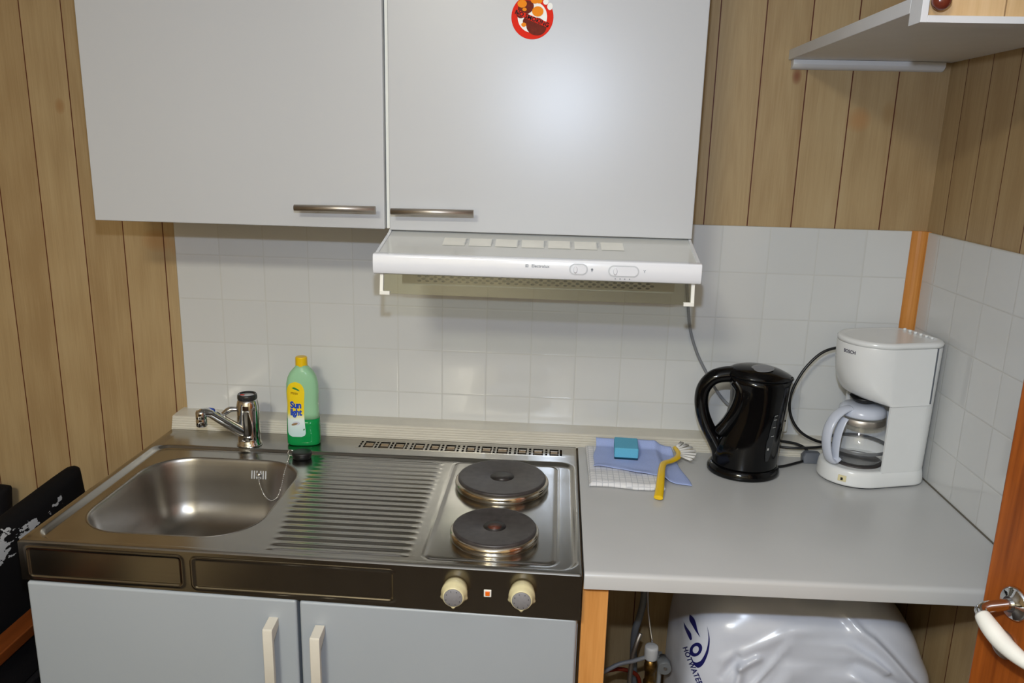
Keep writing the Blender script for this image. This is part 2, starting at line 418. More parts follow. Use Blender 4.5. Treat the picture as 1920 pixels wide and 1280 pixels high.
# ================================================================== DOOR (ajar) at right
dr = bpy.data.objects.new('door_1', None); COL.objects.link(dr); dr.location = (1.58, -.8, FLOOR); dr['kind'] = 'structure'
u = Vector((.2583, -.966, 0)); nn = Vector((-.966, -.2583, 0))
def D(s, d, z): return tuple(Vector((1.58, -.8, 0))+u*s+nn*d+Vector((0, 0, z)))
m = MB(); W_ = .765
m.hexa([D(0, 0, FLOOR+.01), D(W_, 0, FLOOR+.01), D(W_, -.038, FLOOR+.01), D(0, -.038, FLOOR+.01)], [D(0, 0, 1.13), D(W_, 0, 1.13), D(W_, -.038, 1.13), D(0, -.038, 1.13)])
m.build('door_leaf', M['doorwood'], dr, bevel=.003)
def disc_on_door(s, z, prof, name, mat, par, n=40):
    rings = []
    for r, h in prof: rings.append([D(s+r*math.cos(2*PI*i/n), h, z+r*math.sin(2*PI*i/n)) for i in range(n)])
    return MB().loft(rings, True, True).build(name, mat, par)
h_ = disc_on_door(.056, .098, [(.024, 0), (.024, .004), (.021, .007), (.012, .009), (.011, .012)], 'handle_rose', M['chrome'], dr)
pts = [D(.056, .008, .098), D(.056, .03, .098), D(.056, .05, .0975), D(.060, .060, .0955), D(.070, .064, .0925)]
lv = MB().tube(spline(pts, 5), [.008]*20+[.009], 16).build('lever_neck', M['chrome'], dr)
pts = [D(.066, .063, .0935), D(.085, .065, .086), D(.11, .065, .078), D(.14, .063, .074), D(.165, .06, .074)]
MB().tube(spline(pts, 6), [.0085+.004*math.sin(PI*min(1, k/22+.1)) for k in range(25)], 20).build('lever_grip', lab(bpy.data.objects['lever_neck'], 'chrome lever neck') and M['offwhite'], dr)
disc_on_door(.050, .03, [(.021, 0), (.021, .003), (.018, .006), (.015, .0065)], 'keyhole_escutcheon', M['bar'], dr)
m = MB(); m.add([D(.050+a, .0072, .03+b) for a, b in [(-.002, -.008), (.002, -.008), (.0015, .001)]+[(.0035*math.cos(t), .0045+.0035*math.sin(t)) for t in np.linspace(-.6, PI+.6, 9)]+[(-.0015, .001)]], [tuple(range(13))])
m.build('keyhole', M['dark'], dr)

# ================================================================== WALL CABINETS
def wall_cab(x0, x1, zb, label, hx0, hx1, hz):
    r = thing('wall_cabinet', label, 'cabinet', ((x0+x1)/2, -.0, zb), 'white wall cabinets')
    t = .016; zt = 1.32
    m = MB().box(x0+.001, x0+t, -.299, -.0015, zb, zt).box(x1-t, x1-.001, -.299, -.0015, zb, zt).box(x0+t, x1-t, -.299, -.0015, zb, zb+t).box(x0+t, x1-t, -.299, -.0015, zt-t, zt).box(x0+t, x1-t, -.008, -.0015, zb+t, zt-t)
    m.build('cabinet_body', M['white'], r)
    d = MB().box(x0+.0005, x1-.0005, -.3195, -.3005, zb-.0005, zt).build('door', M['cabw'], r, bevel=.0018, seg=3)
    hm = MB().tube([(hx0, -.352, hz-.0), (hx1, -.352, hz+.0015)], .0062, 20)
    for f in (.25, .75): 
        x = hx0+(hx1-hx0)*f; hm.tube([(x, -.3195, hz), (x, -.350, hz)], .0045, 12)
    hm.build('bar_handle', M['bar'], d)
    return r
c1 = wall_cab(.003, .5948, .5345, 'large white wall cabinet above the sink, with bar handle at its lower right corner', .4245, .5835, .5735)
c2 = wall_cab(.6034, 1.1967, .5335, 'large white wall cabinet above the range hood, with a round red sticker', .6135, .7735, .5720)
MB().box(.5955, .6028, -.305, -.002, .5345, 1.32).build('filler_strip', M['offwhite'], c1)
# round sticker
sc = (.8745, .9315); R0 = .0388
st = thing('no_smoking_sticker', 'round red no smoking sticker on the right wall cabinet door', 'sticker', (sc[0], -.3196, sc[1]))
def SD(x, y, k=0): return (sc[0]+x*R0, -.3198-.00025*k, sc[1]+y*R0)
DK = [0]
def disc(r, k, cx=0, cy=0, n=48, sy=1, sx=1, rot=0):
    DK[0] += 1; k = k*1.0+.05*DK[0]; m = MB(); c, s_ = math.cos(rot), math.sin(rot)
    m.add([SD(cx+(r*sx*math.cos(t)*c-r*sy*math.sin(t)*s_), cy+(r*sx*math.cos(t)*s_+r*sy*math.sin(t)*c), k) for t in np.linspace(0, 2*PI, n, endpoint=False)], [tuple(range(n))]); return m
MB().lathe([(R0, -.3196), (R0, -.32005), (R0*.98, -.3201)], (sc[0], 0, sc[1]), 64, 'y').build('sticker_ring', M['red'], st)
disc(.70, 2).build('white_field', M['offwhite'], st)
m = disc(.40, 3, .2, -.42, sx=1.2, sy=1.0, rot=-.2); m2 = disc(.2, 3, -.25, -.2); m.add(m2.v, m2.f)
m2 = disc(.3, 3, -.32, .42, sx=1.3, rot=.4); m.add(m2.v, m2.f); m2 = disc(.22, 3, -.55, .15); m.add(m2.v, m2.f)
m.build('brown_blot', M['brown'], st)
m = disc(.27, 4, .25, .25, sy=.85); 
for a in ((-.5, .58, .22), (-.4, -.35, .12), (-.38, .33, .1), (.1, .75, .2), (.3, .72, .15)):
    m2 = disc(a[2], 4, a[0], a[1], sy=.8); m.add(m2.v, m2.f)
m.build('orange_blot', M['orange'], st)
m = MB(); m.add([SD(a, b, 6) for a, b in ((-.70, .30), (.72, -.22), (.66, -.44), (-.72, .08))], [(0, 1, 2, 3)]); m.build('red_bar', M['red'], st)
ang = math.atan2(-.52, 1.42)
text_mb('NO SMOKING', .0105, lambda x, y: (sc[0]-.0005+x*math.cos(ang)-y*math.sin(ang), -.3198-.00025*7, sc[1]-.003+x*math.sin(ang)+y*math.cos(ang)), bold=.0003).build('sticker_text', M['dark'], st)
m = disc(.16, 4, .82, .48, sx=.8); m2 = disc(.13, 5, .62, .68); m.add(m2.v, m2.f); m.build('smoke_puff', M['offwhite'], st)

# ================================================================== RANGE HOOD
hd = thing('range_hood', 'white slim range hood under the right wall cabinet', 'range hood', (.9, 0, .45))
hx0, hx1 = .6005, 1.1965
# shell: back box, sloping top tray and front fascia
m = MB()
m.prism([(-.006, .532), (-.3005, .532), (-.3005, .5325), (-.318, .5255), (-.438, .4995), (-.438, .487), (-.30, .470), (-.006, .470)], 'x', hx0+.003, hx1-.003)
m.build('hood_shell', M['hoodtop'], hd, bevel=.0015)
fas = [(-.435, .5035), (-.449, .5038), (-.4535, .5025), (-.4555, .498), (-.4560, .485), (-.4555, .474), (-.4520, .4675), (-.446, .4655), (-.430, .4665), (-.430, .470), (-.444, .4715), (-.444, .4985), (-.435, .4985)]
fo = MB().loft([[(hx0, a, b) for a, b in fas], [(hx1, a, b) for a, b in fas]], True, True).build('front_fascia', M['hood'], hd, bevel=.001)
for x in (hx0, hx1-.004): MB().box(x, x+.004, -.436, -.315, .472, .4985).build('side_cheek', M['hood'], hd)
for x in (hx0+.0005, hx1-.0055): MB().prism([(-.306, .5315), (-.306, .5335), (-.318, .5285), (-.438, .5022), (-.438, .4995), (-.318, .5260)], 'x', x, x+.005).build('tray_rim', M['hood'], hd)
def TT(x, t, k=0):  # point on sloping top, t 0 (back) .. 1 (front)
    y = -.3205-.1175*t; z = .5257-(.5257-.4995)*t+.0006+k*.0003; return (x, y, z)
for i in range(7):
    xa = .716+i*.0505; xb = xa+.043
    s_ = MB().add([TT(xa, .12), TT(xb, .12), TT(xb+.001, .48), TT(xa+.001, .48)], [(0, 1, 2, 3)]).build('notice_sticker', M['offwhite'], hd)
    mm = MB()
    for k in range(6):
        t0 = .16+k*.048
        mm.add([TT(xb-.001, t0, 1), TT(xb+.0055-.002*(k % 3), t0, 1), TT(xb+.0055-.002*(k % 3), t0+.018, 1), TT(xb-.001, t0+.018, 1)], [(0, 1, 2, 3)])
    if i < 6: mm.build('sticker_print', M['lightgrey'], s_)
FY = -.4563
def F(x, z, k=0): return (x, FY-.0002*k, z)
# brand mark and slider controls
text_mb('Electrolux', .0078, lambda x, y: F(.9075+x, .4905+y, 1), bold=.0001).build('brand_lettering', M['greytxt'], hd)
m = MB(); m.box(.8805, .8855, FY-.0002, FY+.001, .4881, .4890).box(.8805, .8855, FY-.0002, FY+.001, .4922, .4931).box(.8805, .8812, FY-.0002, FY+.001, .4881, .4931).box(.8848, .8855, FY-.0002, FY+.001, .4881, .4931).box(.8825, .8833, FY-.0002, FY+.001, .4889, .4923)
m.build('brand_emblem', M['greytxt'], hd)
def slider(x0, x1, z, h, knobx):
    cx = (x0+x1)/2; hw = (x1-x0)/2
    outl = rrect(cx, z, hw, h, h*.98, 10); inn = rrect(cx, z, hw-.0025, h-.0025, (h-.0025)*.98, 10)
    n = len(outl); m = MB()
    vs = [F(a, b, 2) for a, b in outl]+[F(a, b, 2) for a, b in inn]
    m.add(vs, [(i, (i+1) % n, n+(i+1) % n, n+i) for i in range(n)])
    so = m.build('slider_surround', M['lightgrey'], hd)
    MB().prism(rrect(cx, z, hw-.0025, h-.0025, (h-.0025)*.98, 10), 'y', FY-.0018, FY+.002).build('slider_plate', M['hood'], so)
    MB().lathe([(.0065, FY), (.0065, FY-.004), (.005, FY-.0055)], (knobx, 0, z), 24, 'y', sx=.55).build('slider_knob', M['hood'], so)
slider(.9595, .9930, .4872, .0105, .9705)
slider(1.0295, 1.0850, .4862, .0105, 1.0420)
m = MB().lathe([(.0022, FY-.0003), (.0022, FY+.001)], (1.0005, 0, .4876), 16, 'y').box(.9992, 1.0018, FY-.0003, FY+.001, .4838, .4846)
m.build('lamp_symbol', M['greytxt'], hd)
text_mb('Y', .008, lambda x, y: F(1.0945+x, .4868+y, 1)).build('fan_symbol', M['greytxt'], hd)
m = MB()
for k in range(4): m.lathe([(.0010, FY+.0006), (.0010, FY+.002)], (1.043+k*.0085, 0, .4722), 10, 'y')
m.build('speed_dots', M['greytxt'], hd)
# underside perforated strip, set back behind the fascia
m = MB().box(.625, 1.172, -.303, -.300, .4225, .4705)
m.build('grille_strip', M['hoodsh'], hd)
m = MB(); n = int((1.133-.660)/.0082)
for k in range(n+1):
    x = .660+k*.0082
    zs = [(.4395, .0044, .0020), (.4305, .0042, .0020)] if k % 2 == 0 else [(.4350, .0042, .0024)]
    for z, a, b in zs:
        m.add([(x+a*math.cos(t), -.3033, z+b*math.sin(t)) for t in np.linspace(0, 2*PI, 14, endpoint=False)], [tuple(range(14))])
m.build('grille_holes', M['dark'], hd)
# glass visor with white angle clips
g_ = MB().hexa([(.612, -.4415, .4285), (1.187, -.4415, .4265), (1.187, -.4435, .4265), (.612, -.4435, .4285)], [(.612, -.434, .467), (1.187, -.434, .467), (1.187, -.436, .467), (.612, -.436, .467)])
g_.build('glass_visor', M['visor'], hd)
for sx_, x, zb in ((1, .6105, .4275), (-1, 1.1885, .4255)):
    m = MB().hexa([(x, -.4395, zb), (x+sx_*.0065, -.4395, zb), (x+sx_*.0065, -.447, zb), (x, -.447, zb)], [(x, -.433, .4668), (x+sx_*.0065, -.433, .4668), (x+sx_*.0065, -.440, .4668), (x, -.440, .4668)])
    m.box(min(x, x+sx_*.019), max(x, x+sx_*.019), -.447, -.4395, zb-.001, zb+.006)
    m.build('visor_clip', M['offwhite'], hd, bevel=.0006)
# hood cable down the wall
pts = [(1.190, -.42, .468), (1.196, -.36, .43), (1.215, -.20, .41), (1.248, -.06, .375), (1.255, -.03, .30), (1.275, -.025, .24), (1.300, -.025, .195), (1.330, -.03, .14), (1.37, -.045, .10), (1.40, -.045, .085)]
pts = [(1.188, -.30, .472), (1.215, -.12, .45), (1.2385, -.030, .405), (1.2470, -.022, .35), (1.2570, -.022, .29), (1.2760, -.022, .235), (1.3000, -.024, .190), (1.3300, -.028, .142), (1.3600, -.034, .110), (1.3925, -.045, .100)]
lab(MB().tube(spline(pts, 8), .0035, 10).build('power_cable', M['cable'], hd), 'grey power cable running down behind the kettle')

# ================================================================== STAINLESS SINK TOP
sk = thing('stainless_sink_top', 'stainless steel sink top with drainer and two hotplates', 'sink', (.5, -.36, 0))
YB = -.0722
def yfront(x): return -.6525-.0163*x
bc = (.2215, -.411, .1700, .1800, .095)   # bowl centre, half sizes, radius
def sheet(x, y):
    yf = yfront(x); e = min(x, 1-x, y-yf)
    z = -.003*(1-sst(0, .004, e))**2
    # recess
    dl = min(1, max(0, (x-.015)/.015)); drr = 1-sst(.978, .989, x); df = sst(yf+.013, yf+.021, y); db = 1-sst(-.184, -.174, y)
    d = sdbox(x, y, .5055, (yf+.017-.179)/2, .484, (-.179-yf-.017)/2, .03)
    rec = min(dl, 1-sst(-.006, .005, d)); z -= .0068*rec
    if x < .03: z += .0032*sst(.0, .012, x)*(1-min(1, max(0, (x-.015)/.015)))*(1-sst(-.13, -.09, y))*sst(yf+.004, yf+.02, y)
    # drainer ribs
    xl = .400+max(0, (-.2-y))*.05+.012*sst(-.45, -.6, y); xr = .700
    if -.625 < y < -.192 and rec > .9:
        ph = (y+.192)/.0222; k = ph-math.floor(ph); env = sst(0, .028, x-xl)*sst(0, .022, xr-x)
        w = .5-.5*math.cos(2*PI*k); z += .0020*env*(w**1.3)-.0003*env
    # hob plate pressed outline
    dh = sdbox(x, y, .8390, -.4090, .1160, .2210, .018)
    if rec > .9: z += .0014*(1-sst(-.003, .003, dh))-.0011*math.exp(-(dh/.0035)**2)
    return (x, y, z)
def keep_sheet(x, y):
    if sdbox(x, y, bc[0], bc[1], bc[2], bc[3], bc[4]) < .0022: return False
    if .4795 < x < .9720 and -.1405 < y < -.0965: return False
    return True
xs = list(np.linspace(0, 1, 421)); N_ = 321
m = MB(); vs = []
xs = sorted(set([round(float(x), 5) for x in xs]+[.4795, .9720]))
ts = np.linspace(0, 1, N_)
def yat(x, t): return yfront(x)+(YB-yfront(x))*t
fs = []
tb0 = None
for i, x in enumerate(xs):
    for t in ts: vs.append(sheet(x, yat(x, float(t))))
for i in range(len(xs)-1):
    xm = (xs[i]+xs[i+1])/2
    for j in range(N_-1):
        ym = yat(xm, float((ts[j]+ts[j+1])/2))
        if keep_sheet(xm, ym): fs.append((i*N_+j, (i+1)*N_+j, (i+1)*N_+j+1, i*N_+j+1))
m.add(vs, fs, True); m.build('worktop_sheet', M['steel'], sk)
# basin
rings = []
def bring(off, z, drop=0):
    r = max(.02, bc[4]+off); return [(a, b, z) for a, b in rrect(bc[0], bc[1], bc[2]+off, bc[3]+off, r, 14)]
for off, z in ((.0045, -.0072), (.0040, -.0062), (.0028, -.0060), (.0012, -.0066), (-.0008, -.0090), (-.0025, -.014), (-.005, -.024), (-.012, -.06), (-.020, -.100), (-.028, -.122), (-.040, -.138), (-.058, -.1475), (-.085, -.1515)):
    rings.append(bring(off, z))
m = MB().loft(rings, False, True)
last = rings[-1]; n = len(last)
c0 = (bc[0], bc[1]+.03)
for f_, z in ((.75, -.1530), (.5, -.1545), (.3, -.1552)):
    pr = last if f_ == .75 else nxt
    nxt = [(c0[0]+(a-c0[0])*f_, c0[1]+(b-c0[1])*f_, z) for a, b, _ in last]
    rings.append(nxt)
m = MB().loft(rings, False, True)
k0 = (len(rings)-1)*n; m.f.append(tuple(k0+i for i in range(n))); m.sm.append(True); m.mi.append(0)
basin = m.build('basin', M['bowl'], sk)
MB().lathe([(.022, -.1555), (.038, -.1545), (.040, -.1530), (.036, -.1522), (.026, -.154), (.018, -.158)], (c0[0], c0[1], .0015), 40).build('drain_flange', M['chrome'], basin)
MB().lathe([(.019, -.1560), (.0, -.1558)], (c0[0], c0[1], .0015), 24).build('drain_hole', M['dark'], basin)
# overflow slots on the back wall of the basin
yb = bc[1]+bc[3]
ov = MB()
for k in range(6):
    x = .2645+k*.0058+(.003 if k > 2 else 0)
    ov.hexa([(x-.0013, yb-.0105, -.047), (x+.0013, yb-.0105, -.047), (x+.0013, yb-.006, -.047), (x-.0013, yb-.006, -.047)], [(x-.0013, yb-.0065, -.029), (x+.0013, yb-.0065, -.029), (x+.0013, yb-.003, -.029), (x-.0013, yb-.003, -.029)])
ovo = ov.build('overflow_slots', M['lightgrey'], basin)
MB().lathe([(.0065, 0), (.0065, -.003), (.003, -.006), (.0, -.0065)], (.2815, yb-.0085, -.037), 20, 'y').build('overflow_screw', M['chrome'], ovo)
# apron with pressed panels
def apr(x, z):
    y = yfront(x); r = 0
    for (x0, x1, z0, z1) in ((.0145, .2995, -.0705, -.0125), (.3180, .6770, -.0725, -.0135)):
        d = sdbox(x, z, (x0+x1)/2, (z0+z1)/2, (x1-x0)/2, (z1-z0)/2, .008)
        r += .0013*math.exp(-(d/.0022)**2)-.0006*(1-sst(-.004, 0, d))
    e = .0030*(1-sst(0, .003, -z-0.0002))
    return (x, y-r+e*.6, z)
def zb_ap(x): return -.0770-.0095*x
xs2 = np.linspace(0, 1, 401); vs = []; nz = 47
for x in xs2:
    for k in range(nz): vs.append(apr(float(x), -.0028+(zb_ap(x)+.0028)*k/(nz-1)))
m = MB().add(vs, [(i*nz+j, (i+1)*nz+j, (i+1)*nz+j+1, i*nz+j+1) for i in range(400) for j in range(nz-1)], True)
# return lip under, plus side skirts
m.add([(0, yfront(0), zb_ap(0)), (1, yfront(1), zb_ap(1)), (1, yfront(1)+.012, zb_ap(1)), (0, yfront(0)+.012, zb_ap(0))], [(0, 1, 2, 3)])
for x in (0, 1): m.add([(x, yfront(x), -.0025), (x, YB, -.0025), (x, YB, -.075), (x, yfront(x), zb_ap(x))], [(0, 1, 2, 3)])
m.build('apron', M['steelf'], sk)
# vent grille in the back deck
vx = lambda c: .4796+(c+12)/1143*.49
gm = MB(); x0, x1, y0, y1 = .4785, .9730, -.1415, -.0955; T = .0004
gm.box(x0, x1, y1-.0035, y1, -.0015, T); gm.box(x0, x1, y0, y0+.0035, -.0015, T)
wide = [(20, 80), (105, 165), (190, 250), (300, 360), (390, 445), (475, 535), (590, 645), (675, 735), (760, 825), (875, 930), (960, 1020), (1050, 1105)]
gaps = []; prev = x0
edges = []
for a, b in wide: edges.append((vx(a)+.001, vx(b)-.001))
tabs = []; prev = x0
for (a, b) in edges:
    # between prev and a : column(s) of small square holes
    w = a-prev; ncol = 1 if w < .02 else 2
    if ncol == 1 and w > .006:
        c = (prev+a)/2; gm.box(prev, c-.0025, y0+.0035, y1-.0035, -.0015, T); gm.box(c+.0025, a, y0+.0035, y1-.0035, -.0015, T); cols = [c]
    else:
        c_ = (prev+a)/2; cols = [c_-.006, c_+.006]
        gm.box(prev, cols[0]-.0025, y0+.0035, y1-.0035, -.0015, T); gm.box(cols[0]+.0025, cols[1]-.0025, y0+.0035, y1-.0035, -.0015, T); gm.box(cols[1]+.0025, a, y0+.0035, y1-.0035, -.0015, T)
    for c in cols:
        for k in (1, 2): 
            yk = y0+.0035+(y1-y0-.007)*k/3; gm.box(c-.0025, c+.0025, yk-.0018, yk+.0018, -.0015, T)
    # wide cell: two thin slots top and bottom with a sunken tan tab
    gm.box(a, b, y0+.0125, y0+.0140, -.0015, T); gm.box(a, b, y1-.0140, y1-.0125, -.0015, T)
    tabs.append((a, b))
    prev = b
gm.box(prev, prev+.003, y0+.0035, y1-.0035, -.0015, T); gm.box(prev+.008, x1, y0+.0035, y1-.0035, -.0015, T)
vg = gm.build('vent_grille', M['steel'], sk)
for a, b in tabs: MB().box(a+.0028, b-.0028, y0+.0140, y1-.0140, -.003, -.0008).build('vent_tab', M['tan'], vg)
MB().box(x0, x1, y0, y1, -.014, -.012).build('vent_well', M['dark'], vg)
# hotplates
def hotplate(cx, cy, r, red):
    rg = MB().lathe([(r*.97, -.0085), (r*1.00, -.0075), (r*1.045, -.0025), (r*1.055, .0035), (r*1.045, .0085), (r*1.01, .0115), (r*.97, .0120), (r*.95, .0115)], (cx, cy, 0), 96)
    ro = rg.build('hotplate_ring', M['ring'], sk); lab(ro, 'shiny heat tinted rim')
    pl = [(r*.985, .008), (r*.99, .0145), (r*.975, .0165), (r*.945, .0172), (r*.93, .0169), (r*.31, .0168), (r*.29, .0163), (r*.27, .0161), (.0001, .0161)]
    po = MB().lathe(pl, (cx, cy, 0), 96).build('hotplate', M['iron'], sk)
    MB().lathe([(r*.268, .01625), (.0001, .0163)], (cx, cy, 0), 40).build('hotplate_centre', M['ironc'], po)
    if red: MB().lathe([(r*.17, .01635), (.0001, .01640)], (cx, cy, 0), 32).build('worn_red_mark', M['redspot'], po)
hotplate(.8375, -.3085, .0945, False); hotplate(.8405, -.5385, .0785, True)
# knobs
def knob(cx, cz, y0):
    n = 64; rings = []
    def ring(r, y, lobes=0, tip=0):
        out = []
        for i in range(n):
            a = 2*PI*i/n; rr = r
            da = (a-1.5*PI)
            rr += tip*math.exp(-(da/.16)**2)
            for q_ in (-.35, PI+.35): 
                dd = (a-q_+PI) % (2*PI)-PI; rr += lobes*math.exp(-(dd/.12)**2)
            out.append((cx+rr*math.cos(a), y, cz+rr*math.sin(a)))
        return out
    rings = [ring(.0205, y0), ring(.0210, y0-.006), ring(.0222, y0-.012, .0012), ring(.0226, y0-.018, .0028, .001), ring(.0215, y0-.021, .0026, .0018), ring(.0190, y0-.026, .0006, .004), ring(.0178, y0-.031, 0, .0042), ring(.0168, y0-.0318, 0, .002)]
    ko = MB().loft(rings, True, True).build('control_knob', M['cream'], sk)
    MB().lathe([(.0160, y0-.0312), (.0160, y0-.0328), (.0150, y0-.0336), (.0001, y0-.0338)], (cx, 0, cz), 48, 'y').build('knob_cap', M['greycap'], ko)
    m = MB()
    for k in range(8):
        a = 2*PI*k/8+.3; m.lathe([(.0007, y0-.0341), (.0007, y0-.0336)], (cx+.0125*math.cos(a), 0, cz+.0125*math.sin(a)), 8, 'y')
    m.build('dial_marks', M['dark'], ko)
knob(.7845, -.0385, -.6655); knob(.8995, -.0360, -.6675)
il = MB().box(.8335, .8465, -.6675, -.664, -.0520, -.0385).build('indicator_lamp', M['offwhite'], sk, bevel=.0008)
MB().box(.8362, .8438, -.6690, -.6665, -.0492, -.0412).build('lamp_lens', M['orange_lamp'], il, bevel=.0006)

# ================================================================== BASE CABINET
bcab = thing('sink_base_cabinet', 'white two door base cabinet under the steel sink', 'cabinet', (.5, -.35, FLOOR))
m = MB().box(.004, .020, -.630, -.005, FLOOR+.0, -.090).box(.984, .998, -.630, -.005, FLOOR, -.090).box(.02, .984, -.60, -.005, FLOOR+.1, FLOOR+.116).box(.02, .984, -.57, -.555, FLOOR, FLOOR+.1).box(.02, .984, -.02, -.008, FLOOR+.1, -.20).box(.02, .984, -.63, -.612, -.106, -.090)
m.build('cabinet_body', M['white'], bcab)
def base_door(x0, x1, zt0, zt1, hx, hz):
    y0, y1 = -.6350, -.6560
    m = MB().hexa([(x0, y0, -.795), (x1, y0, -.795), (x1, y1-.008*x1, -.795), (x0, y1-.008*x0, -.795)], [(x0, y0, zt0), (x1, y0, zt1), (x1, y1-.008*x1, zt1), (x0, y1-.008*x0, zt0)])
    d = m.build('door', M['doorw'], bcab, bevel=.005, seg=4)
    yf = y1-.008*(x0+x1)/2+.0005
    pr = [(yf, hz), (yf-.034, hz-.004), (yf-.036, hz-.008), (yf-.036, hz-.150), (yf-.034, hz-.154), (yf, hz-.158), (yf, hz-.142), (yf-.026, hz-.128), (yf-.027, hz-.030), (yf, hz-.016)]
    MB().loft([[(hx, a, b) for a, b in pr], [(hx+.0175, a, b) for a, b in pr]], True, False).build('bow_handle', M['handle'], d, bevel=.0012)
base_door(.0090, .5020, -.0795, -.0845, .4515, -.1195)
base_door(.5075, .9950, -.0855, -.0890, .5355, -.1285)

# ================================================================== COUNTER + POST
m = MB()
pc = [(YB-.009, -.0295), (YB-.009, .0), ]
def cprof(yf): return [(YB-.0005, -.0300), (YB-.0005, .0), (yf+.010, .0), (yf+.005, -.0008), (yf+.0015, -.0035), (yf, -.008), (yf, -.0300)]
m.loft([[(1.0035, a, b) for a, b in cprof(-.6625)], [(XR-.0025, a, b) for a, b in cprof(-.6480)]], True, False)
# worktop slab
tag(m.build('countertop', M['counter'], bevel=.001), 'white laminate countertop right of the sink, carrying kettle and coffee maker', 'countertop')
tag(MB().box(1.0030, 1.0480, -.644, -.602, FLOOR, -.0305).build('wooden_post', M['postwood'], bevel=.0015), 'orange varnished pine post holding up the countertop beside the base cabinet', 'post')

# ================================================================== CORNER SHELF
sh = thing('corner_shelf', 'white corner shelf with framed pine front, mounted high on right', 'shelf', (1.6, -.02, .90))
MB().box(1.4277, XR+.0035, -.636, -.001, .8985, .9195).build('shelf_board', M['shelfw'], sh, bevel=.001)
m = MB(); pr = [(-.0005, .8980), (-.020, .8980), (-.020, .8885), (-.016, .8835), (-.009, .8795), (-.0005, .8785)]
m.loft([[(1.4345, a, b) for a, b in pr], [(1.7585, a, b) for a, b in pr]], True, False).build('support_batten', M['shelfw'], sh, bevel=.0006)
m = MB(); xo, x1_ = 1.4277, XR+.0035; y0, y1 = -.677, -.6365; zt = 1.16
m.box(xo, xo+.0095, y0, y1, .8810, zt).box(xo+.0095, x1_, y0, y1, .8810, .8905).box(xo+.0095, x1_, y0, y1, zt-.0095, zt).box(x1_-.0095, x1_, y0, y1, .8905, zt-.0095)
m.build('front_frame', M['shelfw'], sh, bevel=.0006)
m = MB().box(xo+.0095, 1.5445, -.665, -.657, .8905, zt-.0095).box(1.5465, x1_-.0095, -.665, -.657, .8905, zt-.0095).box(1.54, 1.55, -.660, -.657, .8905, zt-.0095, mi=1)
fp = m.build('pine_panel', [M['pine'], M['doorwood']], sh)
MB().lathe([(.005, -.665), (.006, -.672), (.0115, -.677), (.0130, -.683), (.0115, -.689), (.006, -.6925), (.0001, -.6935)], (1.4500, 0, .9085), 32, 'y').build('knob', M['knobred'], fp)

# ================================================================== FAUCET
fa = thing('kitchen_faucet', 'chrome single lever mixer tap on the sink deck', 'faucet', (.2275, -.150, 0))
fx, fy = .2275, -.150
MB().lathe([(.0290, 0.0005), (.0290, .004), (.0262, .007), (.0255, .024), (.0258, .026), (.0262, .029), (.0262, .085), (.0255, .098), (.0232, .108), (.0215, .112), (.0185, .1125)], (fx, fy, 0), 48).build('tap_body', M['chrome'], fa)
cp = MB().lathe([(.0215, .111), (.0228, .115), (.0222, .122), (.0205, .1250), (.0180, .1240), (.0168, .118), (.0001, .1165)], (fx, fy, 0), 40).build('lever_cap', M['gauge'], fa)
MB().lathe([(.0160, .1190), (.0150, .1220), (.0001, .1225)], (fx, fy, 0), 32).build('temperature_disc', M['lightgrey'], cp)
m = MB(); m.add([(fx-.009+.0045*math.cos(t)*1.3, fy-.006+.0035*math.sin(t), .1232) for t in np.linspace(0, 2*PI, 12, endpoint=False)], [tuple(range(12))]); m.build('red_mark', M['red'], cp)
# lever to the left
sp = spline([(fx-.020, fy-.006, .088), (fx-.036, fy-.012, .089), (fx-.046, fy-.016, .083), (fx-.054, fy-.02, .0765)], 6)
MB().tube(sp, [.005+.002*math.sin(PI*k/18) for k in range(19)], 14, rn=[.009]*19).build('lever', M['chrome'], fa)
sp = spline([(.2215, -.158, .030), (.205, -.180, .052), (.187, -.207, .080), (.173, -.229, .1015), (.163, -.243, .1065), (.1585, -.2495, .1040)], 8)
n = len(sp)
MB().tube(sp, [.0135-.0045*k/(n-1) for k in range(n)], 24, rn=[.0155-.005*k/(n-1) for k in range(n)]).build('spout', M['chrome'], fa)
ae = MB().lathe([(.0105, .076), (.0118, .078), (.0118, .092), (.0112, .094), (.0118, .0965), (.0118, .108), (.0100, .1125), (.0001, .1130)], (.1600, -.2470, 0), 32).build('aerator', M['chrome'], fa)
m = MB(); m.tube([(.1755, -.2255, .1005), (.1700, -.2335, .1045)], [.0114, .0108], 20); m.build('blue_mark', M['blue'], fa)

# ================================================================== STOPPER + CHAIN
sp_ = thing('sink_plug', 'black rubber sink plug on ball chain beside the dish soap bottle', 'sink plug', (.368, -.203, -.0064))
MB().lathe([(.019, -.0064), (.0215, -.004), (.0230, .006), (.0225, .0085), (.019, .0095), (.0001, .0095)], (.3700, -.2040, .0), 40, sy=.9).build('rubber_stopper', M['blackm'], sp_)
m = MB(); ring = [(.3440+.007*math.cos(t), -.2020, .0035+.007*math.sin(t)) for t in np.linspace(0, 2*PI, 25)]; m.tube(ring, .0011, 8, cap=False); m.build('pull_ring', M['chrome'], sp_)
ch = spline([(.2830, yb-.014, -.038), (.2860, -.252, -.052), (.2960, -.255, -.078), (.3110, -.258, -.0905), (.3270, -.262, -.082), (.3390, -.266, -.058), (.3470, -.258, -.020), (.3480, -.232, .0005), (.3455, -.215, .0015)], 12)
